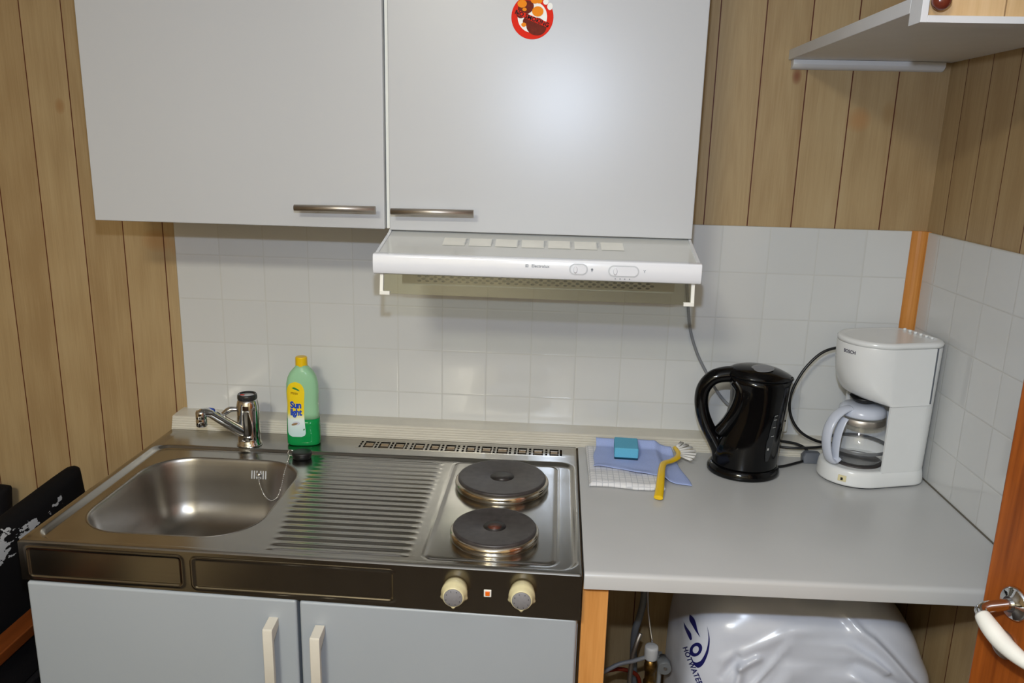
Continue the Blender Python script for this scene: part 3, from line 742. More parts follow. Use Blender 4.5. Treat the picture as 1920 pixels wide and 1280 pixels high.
# resample to even bead spacing
acc = 0; beads = [ch[0]]; last = ch[0]
for a, b in zip(ch[:-1], ch[1:]):
    for k in range(1, 7):
        p_ = a.lerp(b, k/6)
        if (p_-last).length >= .0042: beads.append(p_); last = p_
m = MB()
for b in beads:
    m.lathe([(.0002, -.0018), (.0013, -.0012), (.0018, 0), (.0013, .0012), (.0002, .0018)], tuple(b), 8)
m.tube(ch, .0004, 5); m.build('ball_chain', M['chrome'], sp_)

# ================================================================== DISH SOAP
so = thing('dish_soap_bottle', 'green dish soap bottle with yellow cap and blue lettering, standing behind the drainer', 'bottle', (.352, -.128, .001))
bx, by = .352, -.128
def bl(z):    # half width, half depth
    pts = [(0.001, .0360, .0205), (.004, .0385, .0225), (.03, .0388, .023), (.07, .0372, .0225), (.10, .0352, .0215), (.13, .0370, .0220), (.150, .0360, .0220), (.165, .0325, .0210), (.176, .0270, .0190), (.184, .0205, .0165), (.190, .0140, .0130), (.194, .0125, .0125)]
    for (z0, a0, b0), (z1, a1, b1) in zip(pts, pts[1:]):
        if z <= z1: t = (z-z0)/(z1-z0); t = min(1, max(0, t)); return a0+(a1-a0)*t, b0+(b1-b0)*t
    return pts[-1][1:]
ROT = .12
def brr(hw, hd, z, n=40, e=2.9):
    out = []
    for i in range(n):
        a = 2*PI*i/n; c, s_ = math.cos(a), math.sin(a)
        x = hw*math.copysign(abs(c)**(2/e), c); y = hd*math.copysign(abs(s_)**(2/e), s_)
        out.append((bx+x*math.cos(ROT)-y*math.sin(ROT), by+x*math.sin(ROT)+y*math.cos(ROT), z))
    return out
LZ = .066
zl = [.001, .002, .004, .012, .03, .05, LZ]
MB().loft([brr(*bl(z), z) for z in zl], True, True).build('soap_liquid', M['soapl'], so)
zu = [LZ+.0002, .08, .09, .10, .115, .13, .14, .15, .158, .165, .171, .176, .180, .184, .188, .194]
MB().loft([brr(*bl(z), z) for z in zu], True, True).build('bottle_body', M['soapc'], so)
MB().lathe([(.0135, .190), (.0140, .192), (.0136, .212), (.0120, .2135), (.0001, .2135)], (bx, by, 0), 28, sy=.95).build('flip_cap', M['yellow'], so, bevel=.0008)
def onb(x, z, k=0):   # front face of the bottle; x across (bottle frame)
    hw, hd = bl(z); e = 2.9; q_ = min(.995, abs(x)/hw); y = -hd*(1-q_**e)**(1/e)-.0006-.0003*k
    return (bx+x*math.cos(ROT)-y*math.sin(ROT), by+x*math.sin(ROT)+y*math.cos(ROT), z)
LX0, LX1 = -.0335, .010
def lab_edge(z):
    t = z/.165; 
    return LX0+.0025*sst(0, .3, abs(t-.55)*2)*0, LX1-.006*math.sin(PI*min(1, max(0, t)))**2*.6
m = MB(); NZ = 40; NX = 14; vs = []
for k in range(NZ+1):
    z = .024+(.158-.024)*k/NZ; x0, x1 = lab_edge(z)
    et = sst(.150, .158, z); eb = 1-sst(.024, .032, z)
    top = max(0, (z-.130)/.028); sh_ = (1-math.sqrt(max(0, 1-top*top))) if top > 0 else 0
    bot = max(0, (.036-z)/.012); sb = (1-math.sqrt(max(0, 1-bot*bot)))*.5 if bot > 0 else 0
    c = (x0+x1)/2; h_w = (x1-x0)/2*(1-.97*max(sh_, sb))
    for i in range(NX+1): vs.append(onb(c+h_w*(2*i/NX-1), z))
m.add(vs, [(k*(NX+1)+i, k*(NX+1)+i+1, (k+1)*(NX+1)+i+1, (k+1)*(NX+1)+i) for k in range(NZ) for i in range(NX)], True)
lb = m.build('label', M['label'], so)
lc = -.0125
text_mb('Sun', .0215, lambda x, y: onb(lc+x, .1015+y, 2), bold=.0011, sx=.86, spacing=.95).build('label_lettering', M['blue'], lb)
text_mb('light', .0215, lambda x, y: onb(lc+x, .0840+y, 2), bold=.0010, sx=.78, spacing=.95).build('label_lettering', M['blue'], lb)
text_mb('Milde', .0085, lambda x, y: onb(lc-.002+x, .1305+y, 2), sx=.9).build('label_lettering', M['brown'], lb)
m = MB(); m.add([onb(lc+.000+.0085*math.cos(t)*1.0, .0575+.0045*math.sin(t), 1) for t in np.linspace(0, 2*PI, 18, endpoint=False)], [tuple(range(18))]); m.build('label_water_print', M['coffeeb'], lb)
m = MB(); m.add([onb(lc-.004+.0075*math.cos(t), .0555+.0028*math.sin(t)+.3*.0075*math.cos(t), 2) for t in np.linspace(0, 2*PI, 18, endpoint=False)], [tuple(range(18))]); m.build('label_hand_print', M['tan'], lb)
m = MB(); m.add([onb(lc+.001+a, .1400+b, 2) for a, b in ((-.009, .0035), (-.003, .0055), (.006, .001), (.010, -.004), (.004, -.0025), (-.004, .001))], [tuple(range(6))]); m.build('label_leaf_print', M['green'], lb)
m = MB(); m.add([onb(.005+a, .0425+b, 2) for a, b in ((-.0022, -.002), (.001, -.002), (.0022, .002), (-.001, .0022))], [(0, 1, 2, 3)]); m.build('label_leaf_print', M['green'], lb)

# ================================================================== KETTLE
kt = thing('electric_kettle', 'black electric kettle standing on the white countertop', 'kettle', (1.372, -.172, 0))
ky = -.172
def kring(xl, xr, z, hd, n=56, tilt=0):
    cx = (xl+xr)/2; hw = (xr-xl)/2
    return [(cx+hw*math.cos(2*PI*i/n), ky+hd*math.sin(2*PI*i/n), z+tilt*math.cos(2*PI*i/n)) for i in range(n)]
MB().loft([kring(1.2960, 1.4500, .0005, .070), kring(1.2935, 1.4525, .003, .072), kring(1.2935, 1.4525, .010, .072), kring(1.2975, 1.4490, .017, .069), kring(1.3030, 1.4455, .0205, .066)], True, True).build('kettle_base', M['black'], kt)
lv_ = [(.0215, 1.3040, 1.4455, .0655, 0), (.024, 1.3050, 1.4450, .066, 0), (.04, 1.3035, 1.4455, .066, 0), (.06, 1.3050, 1.4465, .066, 0), (.08, 1.309, 1.448, .065, 0), (.10, 1.316, 1.4495, .064, 0), (.13, 1.327, 1.452, .062, 0), (.16, 1.3320, 1.455, .060, 0), (.19, 1.3310, 1.4575, .059, 0), (.210, 1.326, 1.459, .058, -.001), (.2240, 1.316, 1.4615, .057, -.003)]
MB().loft([kring(a, b, z, d, tilt=t) for z, a, b, d, t in lv_], True, True).build('kettle_body', M['black'], kt)
ld = [(.2245, 1.3155, 1.4640, .0585, -.003), (.2275, 1.3165, 1.4620, .058, -.003), (.234, 1.322, 1.452, .052, -.003), (.2405, 1.332, 1.436, .042, -.002), (.2455, 1.347, 1.416, .028, -.001), (.2475, 1.366, 1.398, .012, 0), (.2478, 1.381, 1.383, .001, 0)]
lid = MB().loft([kring(a, b, z, d, tilt=t) for z, a, b, d, t in ld], True, True).build('kettle_lid', M['black'], kt)
def lidz(x, y): return .2245+.0236*max(0, 1-((x-1.389)/.0750)**2-((y-ky)/.0590)**2)**.62
m = MB(); vs = []; fs = []; nr = 6; na = 36
for k in range(nr+1):
    f_ = 1-k/nr*.98
    for i in range(na):
        t = 2*PI*i/na; x = 1.3900+.0250*f_*math.cos(t)+.004*math.sin(t); y = ky-.020+.0190*f_*math.sin(t); vs.append((x, y, lidz(x, y)+.0012+.0014*min(1, k*.5)))
fs = [(k*na+i, k*na+(i+1) % na, (k+1)*na+(i+1) % na, (k+1)*na+i) for k in range(nr) for i in range(na)]
m.add(vs, fs, True); m.build('lid_window', M['greybtn'], lid)
hp = spline([(1.342, ky, .2240), (1.316, ky, .2235), (1.290, ky, .2150), (1.2725, ky, .1930), (1.2680, ky, .1650), (1.2735, ky, .1330), (1.2860, ky, .1030), (1.3030, ky, .0740), (1.317, ky, .0480), (1.322, ky, .026)], 8)
n = len(hp)
MB().tube(hp, [.0150+.004*abs(2*k/(n-1)-1)**2 for k in range(n)], 24, rn=[.0170+.006*abs(2*k/(n-1)-1)**2 for k in range(n)], up=(0, 0, 1)).build('kettle_handle', M['black'], kt)
# inner grip web along the body
hp = spline([(1.340, ky-.012, .2150), (1.352, ky-.02, .195), (1.347, ky-.022, .160), (1.332, ky-.02, .125), (1.315, ky-.012, .095)], 6); n = len(hp)
MB().tube(hp, [.016]*n, 18, rn=[.024]*n).build('grip_inner', M['black'], kt)
# gauge on camera side
def konb(x, z, off=.0012):
    for (z0, a0, b0, d0, _), (z1, a1, b1, d1, _) in zip(lv_, lv_[1:]):
        if z <= z1:
            t = (z-z0)/(z1-z0); a = a0+(a1-a0)*t; b = b0+(b1-b0)*t; d = d0+(d1-d0)*t; break
    cx = (a+b)/2; hw = (b-a)/2; q_ = max(-.99, min(.99, (x-cx)/hw)); return (x, ky-(d+off)*math.sqrt(1-q_*q_)-off*.3, z)
m = MB(); vs = []; NZ = 20
for k in range(NZ+1):
    z = .047+(.152-.047)*k/NZ; t = k/NZ; w = .0085*math.sin(PI*min(1, .04+t*.94))**.6*(1 if t < .5 else .75)+.0005; c = 1.408+.010*t
    for i in range(7): vs.append(konb(c+w*(i/3-1), z))
m.add(vs, [(k*7+i, k*7+i+1, (k+1)*7+i+1, (k+1)*7+i) for k in range(NZ) for i in range(6)], True)
ga = m.build('water_gauge', M['gauge'], kt)
for z in (.104, .124, .141, .150):
    MB().add([konb(1.4115+(z-.1)*.09+dx, z+dz, .002) for dx, dz in ((0, 0), (.007, .0005), (.007, .0018), (0, .0013))], [(0, 1, 2, 3)]).build('gauge_mark', M['tick'], ga)
MB().add([konb(1.408+dx, .075+dz, .002) for dx, dz in ((-.002, -.002), (.002, -.002), (.002, .003), (-.002, .003))], [(0, 1, 2, 3)]).build('gauge_mark', M['tick'], ga)
# kettle base cord lying behind
pts = [(1.448, -.160, .006), (1.475, -.145, .0045), (1.505, -.125, .0045), (1.530, -.105, .0045), (1.5420, -.092, .012), (1.536, -.086, .026), (1.515, -.083, .036), (1.488, -.082, .040), (1.455, -.082, .044), (1.420, -.070, .055), (1.405, -.046, .07)]
MB().tube(spline(pts, 8), .0032, 10).build('power_cord', M['bcable'], kt)

# ================================================================== WALL SOCKET, ADAPTER
ws = thing('wall_socket', 'white surface mounted wall socket half hidden behind the kettle', 'socket', (1.435, -.01, .11))
MB().box(1.385, 1.5035, -.042, -.0065, .048, .190).build('socket_box', M['offwhite'], ws, bevel=.006, seg=3)
for z in (.085, .152): MB().lathe([(.020, -.0425), (.020, -.0440), (.018, -.0445), (.0175, -.0425), (.0001, -.0425)], (1.437, 0, z), 32, 'y').build('outlet', M['white'], ws)
MB().lathe([(.0022, -.0428), (.0022, -.0418)], (1.4945, 0, .078), 12, 'y').build('screw', M['dark'], ws)
ad = MB().loft([[(a, b, .0006) for a, b in rrect(1.549, -.102, .024, .013, .005, 4)], [(a, b, .015) for a, b in rrect(1.547, -.100, .023, .012, .005, 4)], [(a, b, .024) for a, b in rrect(1.547, -.098, .016, .008, .004, 4)]], True, False)
pg = thing('power_plug', 'dark grey plug with black cord on the counter between kettle and coffee maker', 'plug', (1.548, -.1, 0)); ad.build('plug_body', M['greyplug'], pg, bevel=.001)

# ================================================================== COFFEE MAKER
CA = math.radians(196); CC = (1.6475, -.1675)
cf = thing('coffee_maker', 'white drip coffee maker in the corner of the countertop', 'coffee maker', (CC[0], CC[1], 0))
cF = (math.cos(CA), math.sin(CA)); cN = (-cF[1], cF[0])
if cN[1] > 0: cN = (-cN[0], -cN[1])
def K(u_, v_, z): return (CC[0]+u_*cF[0]+v_*cN[0], CC[1]+u_*cF[1]+v_*cN[1], z)
def outline(uf, hw, ub=-.108, uc=.03, rb=.045, n=18):
    o_ = [(uc+(uf-uc)*math.sin(a), hw*math.cos(a)) for a in np.linspace(PI, 0, 2*n+1)]   # from v=-hw round the front to v=+hw
    o_ = [(uc+(uf-uc)*math.cos(a), hw*math.sin(a)) for a in np.linspace(-PI/2, PI/2, 2*n+1)]
    o_ += [(ub+rb+rb*math.cos(a), hw-rb+rb*math.sin(a)) for a in np.linspace(PI/2, PI, n)]
    o_ += [(ub+rb+rb*math.cos(a), -hw+rb+rb*math.sin(a)) for a in np.linspace(PI, 1.5*PI, n)]
    return o_
HW = .077
rings = []
for z, g_w in ((.003, -.004), (.004, -.001), (.008, 0), (.025, -.0015), (.034, -.003), (.0375, -.005), (.0390, -.010)):
    rings.append([K(a, b, z) for a, b in outline(.112+g_w, HW+g_w, -.108-g_w)])
MB().loft(rings, True, True).build('machine_base', M['coffee'], cf)
MB().loft([[K(a, b, .0004) for a, b in outline(.106, HW-.006, -.102)], [K(a, b, .0032) for a, b in outline(.107, HW-.005, -.103)]], True, False).build('rubber_foot', M['blackm'], cf)
# warming plate
cu_, cr_ = .030, .0
def KC(r, z, n=40, sx_=1): return [K(cu_+r*math.cos(2*PI*i/n), r*math.sin(2*PI*i/n), z) for i in range(n)]
MB().loft([KC(.054, .0385), KC(.054, .0415), KC(.051, .0425), KC(.046, .0415)], True, True).build('warming_plate', M['iron'], cf)
# column with concave bay
def column(z, g_w=0):
    uf = .020; pts_ = [(uf, HW+g_w)]
    rb = .045; ub = -.108-g_w
    pts_ += [(ub+rb+rb*math.cos(a), HW+g_w-rb+rb*math.sin(a)) for a in np.linspace(PI/2, PI, 14)]
    pts_ += [(ub+rb+rb*math.cos(a), -HW-g_w+rb+rb*math.sin(a)) for a in np.linspace(PI, 1.5*PI, 14)]
    pts_ += [(uf, -HW-g_w), (uf, -.0705)]
    pts_ += [(uf+.0705*math.cos(a), .0705*math.sin(a)) for a in np.linspace(1.5*PI, PI/2, 24)]
    return [K(a, b, z) for a, b in pts_]
m = MB().loft([column(.036, -.003), column(.10, -.002), column(.186, -.001)], True, False)
m.build('bay_column', M['coffee'], cf)
cb_ = [K(a, b, 0) for a, b in outline(-.058, HW, -.108, -.0585)]
def tank(z, g_w=0):
    rb = .045; ub = -.108-g_w
    pts_ = [(-.0730, HW+g_w)]+[(ub+rb+rb*math.cos(a), HW+g_w-rb+rb*math.sin(a)) for a in np.linspace(PI/2, PI, 14)]+[(ub+rb+rb*math.cos(a), -HW-g_w+rb+rb*math.sin(a)) for a in np.linspace(PI, 1.5*PI, 14)]+[(-.0730, -HW-g_w)]
    return [K(a, b, z) for a, b in pts_]
# upper housing (swing filter) : rounded bowl form
def hous(z, uf, hw, ub=-.0695, uc=.02):
    pts_ = [(uc+(uf-uc)*math.cos(a), hw*math.sin(a)) for a in np.linspace(-PI/2, PI/2, 37)]
    pts_ += [(ub, hw), (ub, -hw)]
    return [K(a, b, z) for a, b in pts_]
m = MB().loft([tank(.186, -.001), tank(.308, .0005), tank(.310, 0)], True, False); m.build('water_tank', M['coffee'], cf, bevel=.001)
prof_ = [(.1795, .030, .040), (.1800, .052, .056), (.184, .066, .0655), (.192, .0795, .0725), (.205, .0915, .0765), (.225, .1010, .0785), (.250, .1065, .0790), (.275, .1085, .0790), (.300, .1090, .0790), (.3035, .1080, .0780)]
m = MB()
rg_ = []
for z, uf, hw in [(z_+.0075, u_-.012, h_) for z_, u_, h_ in prof_]:
    # sides stay flush near the column, bottom bowl only at the front
    pts_ = []
    for a in np.linspace(-PI/2, PI/2, 37):
        pts_.append((.02+(uf-.02)*math.cos(a), (hw*math.sin(a)+(.0790-hw)*math.copysign(1, math.sin(a))*abs(math.sin(a))**6 if abs(a) > 0 else 0)))
    pts_ += [(-.0690, .0790), (-.0690, -.0790)]
    rg_.append([K(a, b, z) for a, b in pts_])
hz = m.loft(rg_, True, True); ho = hz.build('filter_housing', M['coffee'], cf)
md = ho.modifiers.new('es', 'EDGE_SPLIT'); md.split_angle = .7
MB().hexa([K(-.0735, .070, .190), K(-.0690, .070, .190), K(-.0690, .0784, .190), K(-.0735, .0784, .190)], [K(-.0735, .070, .3105), K(-.0690, .070, .3105), K(-.0690, .0784, .3105), K(-.0735, .0784, .3105)]).build('filter_seam', M['greyplug'], cf)
# top lid
def topo(z, g_w): return [K(a, b, z) for a, b in outline(.097+g_w, .079+g_w, -.108-g_w, uc=.02)]
tl = MB().loft([topo(.3111, -.0005), topo(.3185, .0005), topo(.3225, -.003), topo(.3235, -.010), topo(.3220, -.016)], True, True).build('top_lid', M['coffee'], cf)
m = MB()
for k in range(6): m.lathe([(.0035, .3220), (.0035, .3260), (.002, .3270), (.0001, .3270)], K(-.085, -.045+k*.017, 0)[:2]+(0,), 14)
m.build('lid_studs', M['coffee'], tl)
# black drip spout under housing
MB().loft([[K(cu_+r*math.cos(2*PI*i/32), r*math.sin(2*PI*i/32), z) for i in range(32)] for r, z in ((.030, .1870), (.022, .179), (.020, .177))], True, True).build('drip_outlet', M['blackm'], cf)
# switch
a_ = math.radians(38); su = .03+.0815*math.cos(a_); sv = .0755*math.sin(a_)
m = MB()
def OB(da, z, off): 
    a = a_+da; return K(.03+(.0810+off)*math.cos(a), (HW-.001+off)*math.sin(a), z)
m.hexa([OB(-.11, .013, -.002), OB(.11, .013, -.002), OB(.11, .013, .003), OB(-.11, .013, .003)], [OB(-.11, .026, -.002), OB(.11, .026, -.002), OB(.11, .026, .002), OB(-.11, .026, .002)])
sw = m.build('power_switch', M['cream'], cf, bevel=.0008)
MB().add([OB(-.03, .016, .0034), OB(.03, .016, .0034), OB(.03, .022, .003), OB(-.03, .022, .003)], [(0, 1, 2, 3)]).build('switch_mark', M['dark'], sw)
# lettering round the housing front
def OH(s_, z, off=.0006):
    a = .24+s_/.084; return K(.02+(.0770+off)*math.cos(a), (.0790+off)*math.sin(a), z)
text_mb('BOSCH', .0100, lambda x, y: OH(x, .2950+y, .0009), bold=.0003).build('brand_lettering', M['darkprint'], cf)
# carafe
cz = .0430
car = thing('glass_carafe', 'empty glass coffee jug with pale handle inside the coffee maker', 'carafe', K(cu_, 0, cz))
gp = [(.0001, .0), (.040, .0), (.047, .003), (.0545, .014), (.0590, .030), (.0595, .042), (.0570, .058), (.0520, .074), (.0470, .086), (.0455, .096), (.0455, .104)]
inner = [(r-.0022 if r > .01 else r, z+.0022 if i < 3 else z) for i, (r, z) in enumerate(gp)]
gp = [(r*1.06, z) for r, z in gp]; prof2 = gp
rings = [KC(max(r, .0001), cz+z, 56) for r, z in prof2]
MB().loft(rings, False, True).build('jug_glass', M['glass'], car)
MB().loft([KC(.0498, cz+.088, 48), KC(.0502, cz+.089, 48), KC(.0495, cz+.1005, 48), KC(.0490, cz+.1010, 48)], False, True).build('steel_band', M['bar'], car)
m = MB()
for z, r in ((.028, .0592), (.0285, .0597), (.0325, .0600), (.033, .0597)): pass
MB().loft([KC(.0634, cz+.0290, 48), KC(.0638, cz+.0300, 48), KC(.0638, cz+.0365, 48), KC(.0634, cz+.0370, 48)], False, True).build('glass_stripe', M['pipegrey'], car)
MB().loft([KC(.0400, cz+.104, 48), KC(.0480, cz+.1045, 48), KC(.0495, cz+.108, 48), KC(.0480, cz+.118, 48), KC(.040, cz+.1250, 48), KC(.020, cz+.1275, 48), KC(.002, cz+.1278, 48)], True, True).build('jug_lid', M['coffeeb'], car)
hd_ = math.radians(12)
def KH(r, z, w=0): return K(cu_+r*math.cos(hd_)-w*math.sin(hd_), r*math.sin(hd_)+w*math.cos(hd_), cz+z)
hp = spline([KH(.040, .122), KH(.058, .1190), KH(.078, .1080), KH(.0930, .0870), KH(.0975, .0620), KH(.0930, .0360), KH(.0830, .0130), KH(.070, .004), KH(.0580, .010)], 6); n = len(hp)
MB().tube(hp, [.0060]*n, 20, rn=[.0125]*n, up=(0, 0, 1)).build('jug_handle', M['coffeeb'], car)
hp = spline([KH(.0500, .100), KH(.0560, .092), KH(.0640, .070), KH(.0670, .045), KH(.0660, .020), KH(.0640, .006)], 5); n = len(hp)
MB().tube(hp, [.0030]*n, 16, rn=[.0110]*n, up=(0, 0, 1)).build('handle_backplate', M['coffeeb'], car)
# coffee maker cable
pts = [(1.700, -.075, .245), (1.645, -.070, .262), (1.600, -.070, .268), (1.560, -.072, .258), (1.525, -.074, .225), (1.500, -.078, .180), (1.4905, -.082, .140), (1.4960, -.084, .100), (1.515, -.088, .068), (1.540, -.094, .050), (1.575, -.100, .035), (1.60, -.085, .02)]
pts = [(1.690, -.070, .250), (1.645, -.068, .264), (1.600, -.068, .270), (1.556, -.070, .258), (1.520, -.074, .222), (1.497, -.078, .178), (1.4880, -.082, .140), (1.4950, -.084, .103), (1.514, -.086, .073), (1.540, -.088, .055), (1.575, -.088, .044), (1.62, -.078, .042)]
MB().tube(spline(pts, 8), .0033, 10).build('power_cord', M['bcable'], cf)
pts = [(1.46, -.079, .030), (1.485, -.082, .026), (1.520, -.088, .028), (1.560, -.088, .032), (1.60, -.080, .036)]
MB().tube(spline(pts, 8), .003, 10).build('plug_cord', M['bcable'], pg)

# ================================================================== TOWEL, CLOTH, SPONGE, BRUSH
def patch(BL, FL, FR, BR, topf, thick, nx=60, ny=60, edge=None):
    m = MB(); vs = []; 
    def pt(s_, t):
        a = Vector(BL).lerp(Vector(BR), s_); b = Vector(FL).lerp(Vector(FR), s_); return a.lerp(b, t)
    top = []; bot = []
    for i in range(nx+1):
        for j in range(ny+1):
            s_, t = i/nx, j/ny; p_ = pt(s_, t)
            if edge: p_ = p_+Vector(edge(s_, t)+(0,))
            z = topf(p_.x, p_.y, s_, t); e = min(s_, 1-s_, t, 1-t); z2 = z-thick
            top.append((p_.x, p_.y, z-thick*.45*(1-sst(0, .04, e)))); bot.append((p_.x, p_.y, z2+thick*.1*(1-sst(0, .04, e))))
    N = len(top); q_ = ny+1
    f = [(i*q_+j, (i+1)*q_+j, (i+1)*q_+j+1, i*q_+j+1) for i in range(nx) for j in range(ny)]
    f += [(N+i*q_+j+1, N+(i+1)*q_+j+1, N+(i+1)*q_+j, N+i*q_+j) for i in range(nx) for j in range(ny)]
    bd = [(i, 0) for i in range(nx)]+[(nx, j) for j in range(ny)]+[(i, ny) for i in range(nx, 0, -1)]+[(0, j) for j in range(ny, 0, -1)]
    ids = [i*q_+j for i, j in bd]
    for a, b in zip(ids, ids[1:]+ids[:1]): f.append((a, b, N+b, N+a))
    m.add(top+bot, f, True); return m
nz_ = lambda x, y, s_: noise.noise(Vector((x*s_, y*s_, .3)))
def tz(x, y, s_, t): return .0125+.0012*nz_(x, y, 25)+.0008*nz_(x, y, 70)
tag(patch((1.021, -.0850, 0), (1.0235, -.307, 0), (1.183, -.312, 0), (1.185, -.0850, 0), tz, .0115, edge=lambda s_, t: (.0, .004*math.sin(s_*7)*t)).build('tea_towel', M['towel']),
    'folded white tea towel with a fine grey check, under the blue cloth', 'towel')
def bz(x, y, s_, t):
    base = .0175 if x < 1.18 else .0175-(.0175-.0045)*sst(1.180, 1.200, x)
    z = base+.0010*nz_(x, y, 30)
    z += .004*sst(.86, 1.0, t)*(.5+.5*math.sin(s_*15+.8))*(1-sst(.55, .7, s_))
    z += .0035*math.exp(-((x-1.196)/.012)**2)
    z += .014*(1-sst(0, .16, t))
    return z
tag(patch((1.0450, -.0840, 0), (1.0330, -.240, 0), (1.243, -.279, 0), (1.222, -.0870, 0), bz, .0022, nx=90, edge=lambda s_, t: (.002*math.sin(t*9), t*(.012*math.sin(s_*11+.4)*(1-s_)+.018*math.exp(-((s_-.3)/.12)**2)))).build('blue_cloth', M['bluecloth']),
    'pale blue dishcloth spread over the tea towel', 'cloth')
spg = thing('sponge', 'small bright blue sponge on top of the pale blue cloth', 'sponge', (1.1110, -.150, .018))
mt = Matrix.Translation((1.1110, -.150, -.001)) @ Matrix.Rotation(-.05, 4, 'Z')
m = MB().box(-.0270, .0270, -.036, .036, .0225, .0460, mat=mt); m.build('foam_block', M['sponge'], spg, bevel=.003, seg=3)
MB().box(-.0265, .0265, -.0355, .0355, .0190, .0226, mat=mt).build('scouring_layer', M['scour'], spg, bevel=.001)
br = thing('dish_brush', 'yellow handled dish brush with white bristles lying across the cloth', 'brush', (1.20, -.22, .01))
hp = spline([(1.2300, -.100, .0195), (1.2330, -.118, .0195), (1.2340, -.138, .019), (1.2270, -.162, .019), (1.2090, -.186, .0195), (1.1910, -.212, .0245), (1.1830, -.240, .0245), (1.1770, -.275, .0230), (1.1690, -.325, .0150), (1.1620, -.362, .0085)], 6); n = len(hp)
MB().tube(hp, [.0045]*n, 14, rn=[.0045+.003*sst(0, .35, k/n)+.002*sst(.6, 1, k/n) for k in range(n)], up=(0, 0, 1)).build('brush_handle', M['yellow'], br)
m = MB()
for k in range(7):
    a = math.radians(62-k*19); c_ = Vector((1.2330, -.102-.0085*k, .0215)); d_ = Vector((math.cos(a), math.sin(a), .04))
    e_ = Vector((-math.sin(a), math.cos(a), 0)); L_ = .036+.005*math.sin(PI*k/6)
    tip = c_+d_*L_
    for q_ in range(9):
        f_ = (q_/8-.5); m.tube([tuple(c_+e_*f_*.004), tuple(tip+e_*f_*.0085+Vector((0, 0, .001*math.sin(q_*2))))], [.0011, .0009], 6)
m.build('bristles', M['bristle'], br)

# ================================================================== UNDER THE COUNTER : wrapped water heater, pipes
hc = Vector((1.497, -.262, -.535))
def CP(x, y): return (1.286+(x-1330)*.00105, -.213-(y-1160)*.0013)
CREASE = []
for x0_, y0_, x1c, y1c, am, wd in ((1508, 1160, 1400, 1285, .0035, .006), (1512, 1160, 1540, 1290, -.006, .008), (1535, 1155, 1562, 1290, .006, .009), (1595, 1170, 1770, 1262, .0075, .011), (1375, 1285, 1383, 1240, .006, .009), (1383, 1240, 1412, 1224, .006, .009),
        (1585, 1196, 1655, 1228, .006, .010), (1345, 1232, 1500, 1168, .003, .012), (1600, 1244, 1690, 1285, .008, .012), (1545, 1152, 1592, 1172, -.005, .009), (1640, 1262, 1740, 1290, -.006, .010), (1345, 1260, 1372, 1225, -.004, .009), (1600, 1222, 1700, 1245, -.005, .011), (1440, 1290, 1480, 1235, .004, .010)):
    CREASE.append(CP(x0_, y0_)+CP(x1c, y1c)+(am, wd))
def bagpt(th, ph):
    e1, e2 = .46, .36
    def c(w, e): v = math.cos(w); return math.copysign(abs(v)**e, v)
    def s(w, e): v = math.sin(w); return math.copysign(abs(v)**e, v)
    x = .262*c(ph, e1)*c(th, e2); y = .185*c(ph, e1)*s(th, e2); z = .350*s(ph, e1)
    p_ = Vector((x, y, z)); 
    n_ = Vector((x/.262**2, y/.185**2, z/.365**2)).normalized()
    w = hc+p_
    d = .010*noise.noise(w*7)+.005*noise.noise(Vector((w.x*9+w.z*14, w.y*5, w.z*22)))
    if w.y < -.2:
        for (xa, za, xb, zb, am, wd) in CREASE:
            dx, dz = xb-xa, zb-za; L2 = dx*dx+dz*dz; tt = ((w.x-xa)*dx+(w.z-za)*dz)/L2; tc = min(1, max(0, tt))
            px_, pz_ = w.x-(xa+dx*tc), w.z-(za+dz*tc); L_ = math.sqrt(L2); sd = (px_*dz-pz_*dx)/L_; dist2 = (px_*px_+pz_*pz_)/wd**2
            if dist2 < 9: d += 1.5*am*math.exp(-dist2)*(1+.9*max(-1.5, min(1.5, sd/wd)))
    d *= .25+.75*sst(1.285, 1.33, w.x)
    w = w+n_*d
    # sloping shoulder on the right
    if w.x > 1.60 and w.z > -.5: w.z -= .9*(w.x-1.60)**1.35*sst(-.5, -.25, w.z)
    return w
nt, npz = 560, 300; vs = []
for j in range(npz+1):
    ph = -PI/2+PI*j/npz
    for i in range(nt): vs.append(tuple(bagpt(2*PI*i/nt, ph)))
fs = [(j*nt+i, j*nt+(i+1) % nt, (j+1)*nt+(i+1) % nt, (j+1)*nt+i) for j in range(npz) for i in range(nt)]
wh = thing('wrapped_water_heater', 'water heater wrapped in wrinkled white plastic under the countertop', 'water heater', (hc.x, hc.y, FLOOR))
bm_ = MB().add(vs, fs, True); bm_.build('plastic_wrap', M['bag'], wh)
bvh = BVHTree.FromPolygons([Vector(v) for v in vs], fs)
def onbag(x, z, off=.0012):
    dv = Vector((.23, 1, -.62)).normalized(); h = bvh.ray_cast(Vector((x, -.42, z))-dv*.6, dv)
    if h[0] is None: h = (Vector((x, -.3, z)), Vector((0, -1, 0)))
    nrm = h[1]; 
    if nrm.y > 0: nrm = -nrm
    return tuple(h[0]+nrm*off)
def dense(poly, n=6):
    out = []
    for a, b in zip(poly, poly[1:]+poly[:1]):
        for k in range(n): out.append((a[0]+(b[0]-a[0])*k/n, a[1]+(b[1]-a[1])*k/n))
    return out
ta = math.radians(-64); ct, st2 = math.cos(ta), math.sin(ta)
pm = text_mb('HOTWATER', .0158, lambda x, y: onbag(1.2485+x*ct-y*st2, -.3380+x*st2+y*ct), bold=.0004, spacing=1.08)
pm.build('printed_lettering', M['blueprint'], wh)
def strip(c1, c2):   # band between two polylines
    n = len(c1); m = MB(); m.add([onbag(*p_) for p_ in c1]+[onbag(*p_) for p_ in c2], [(i, i+1, n+i+1, n+i) for i in range(n-1)]); return m
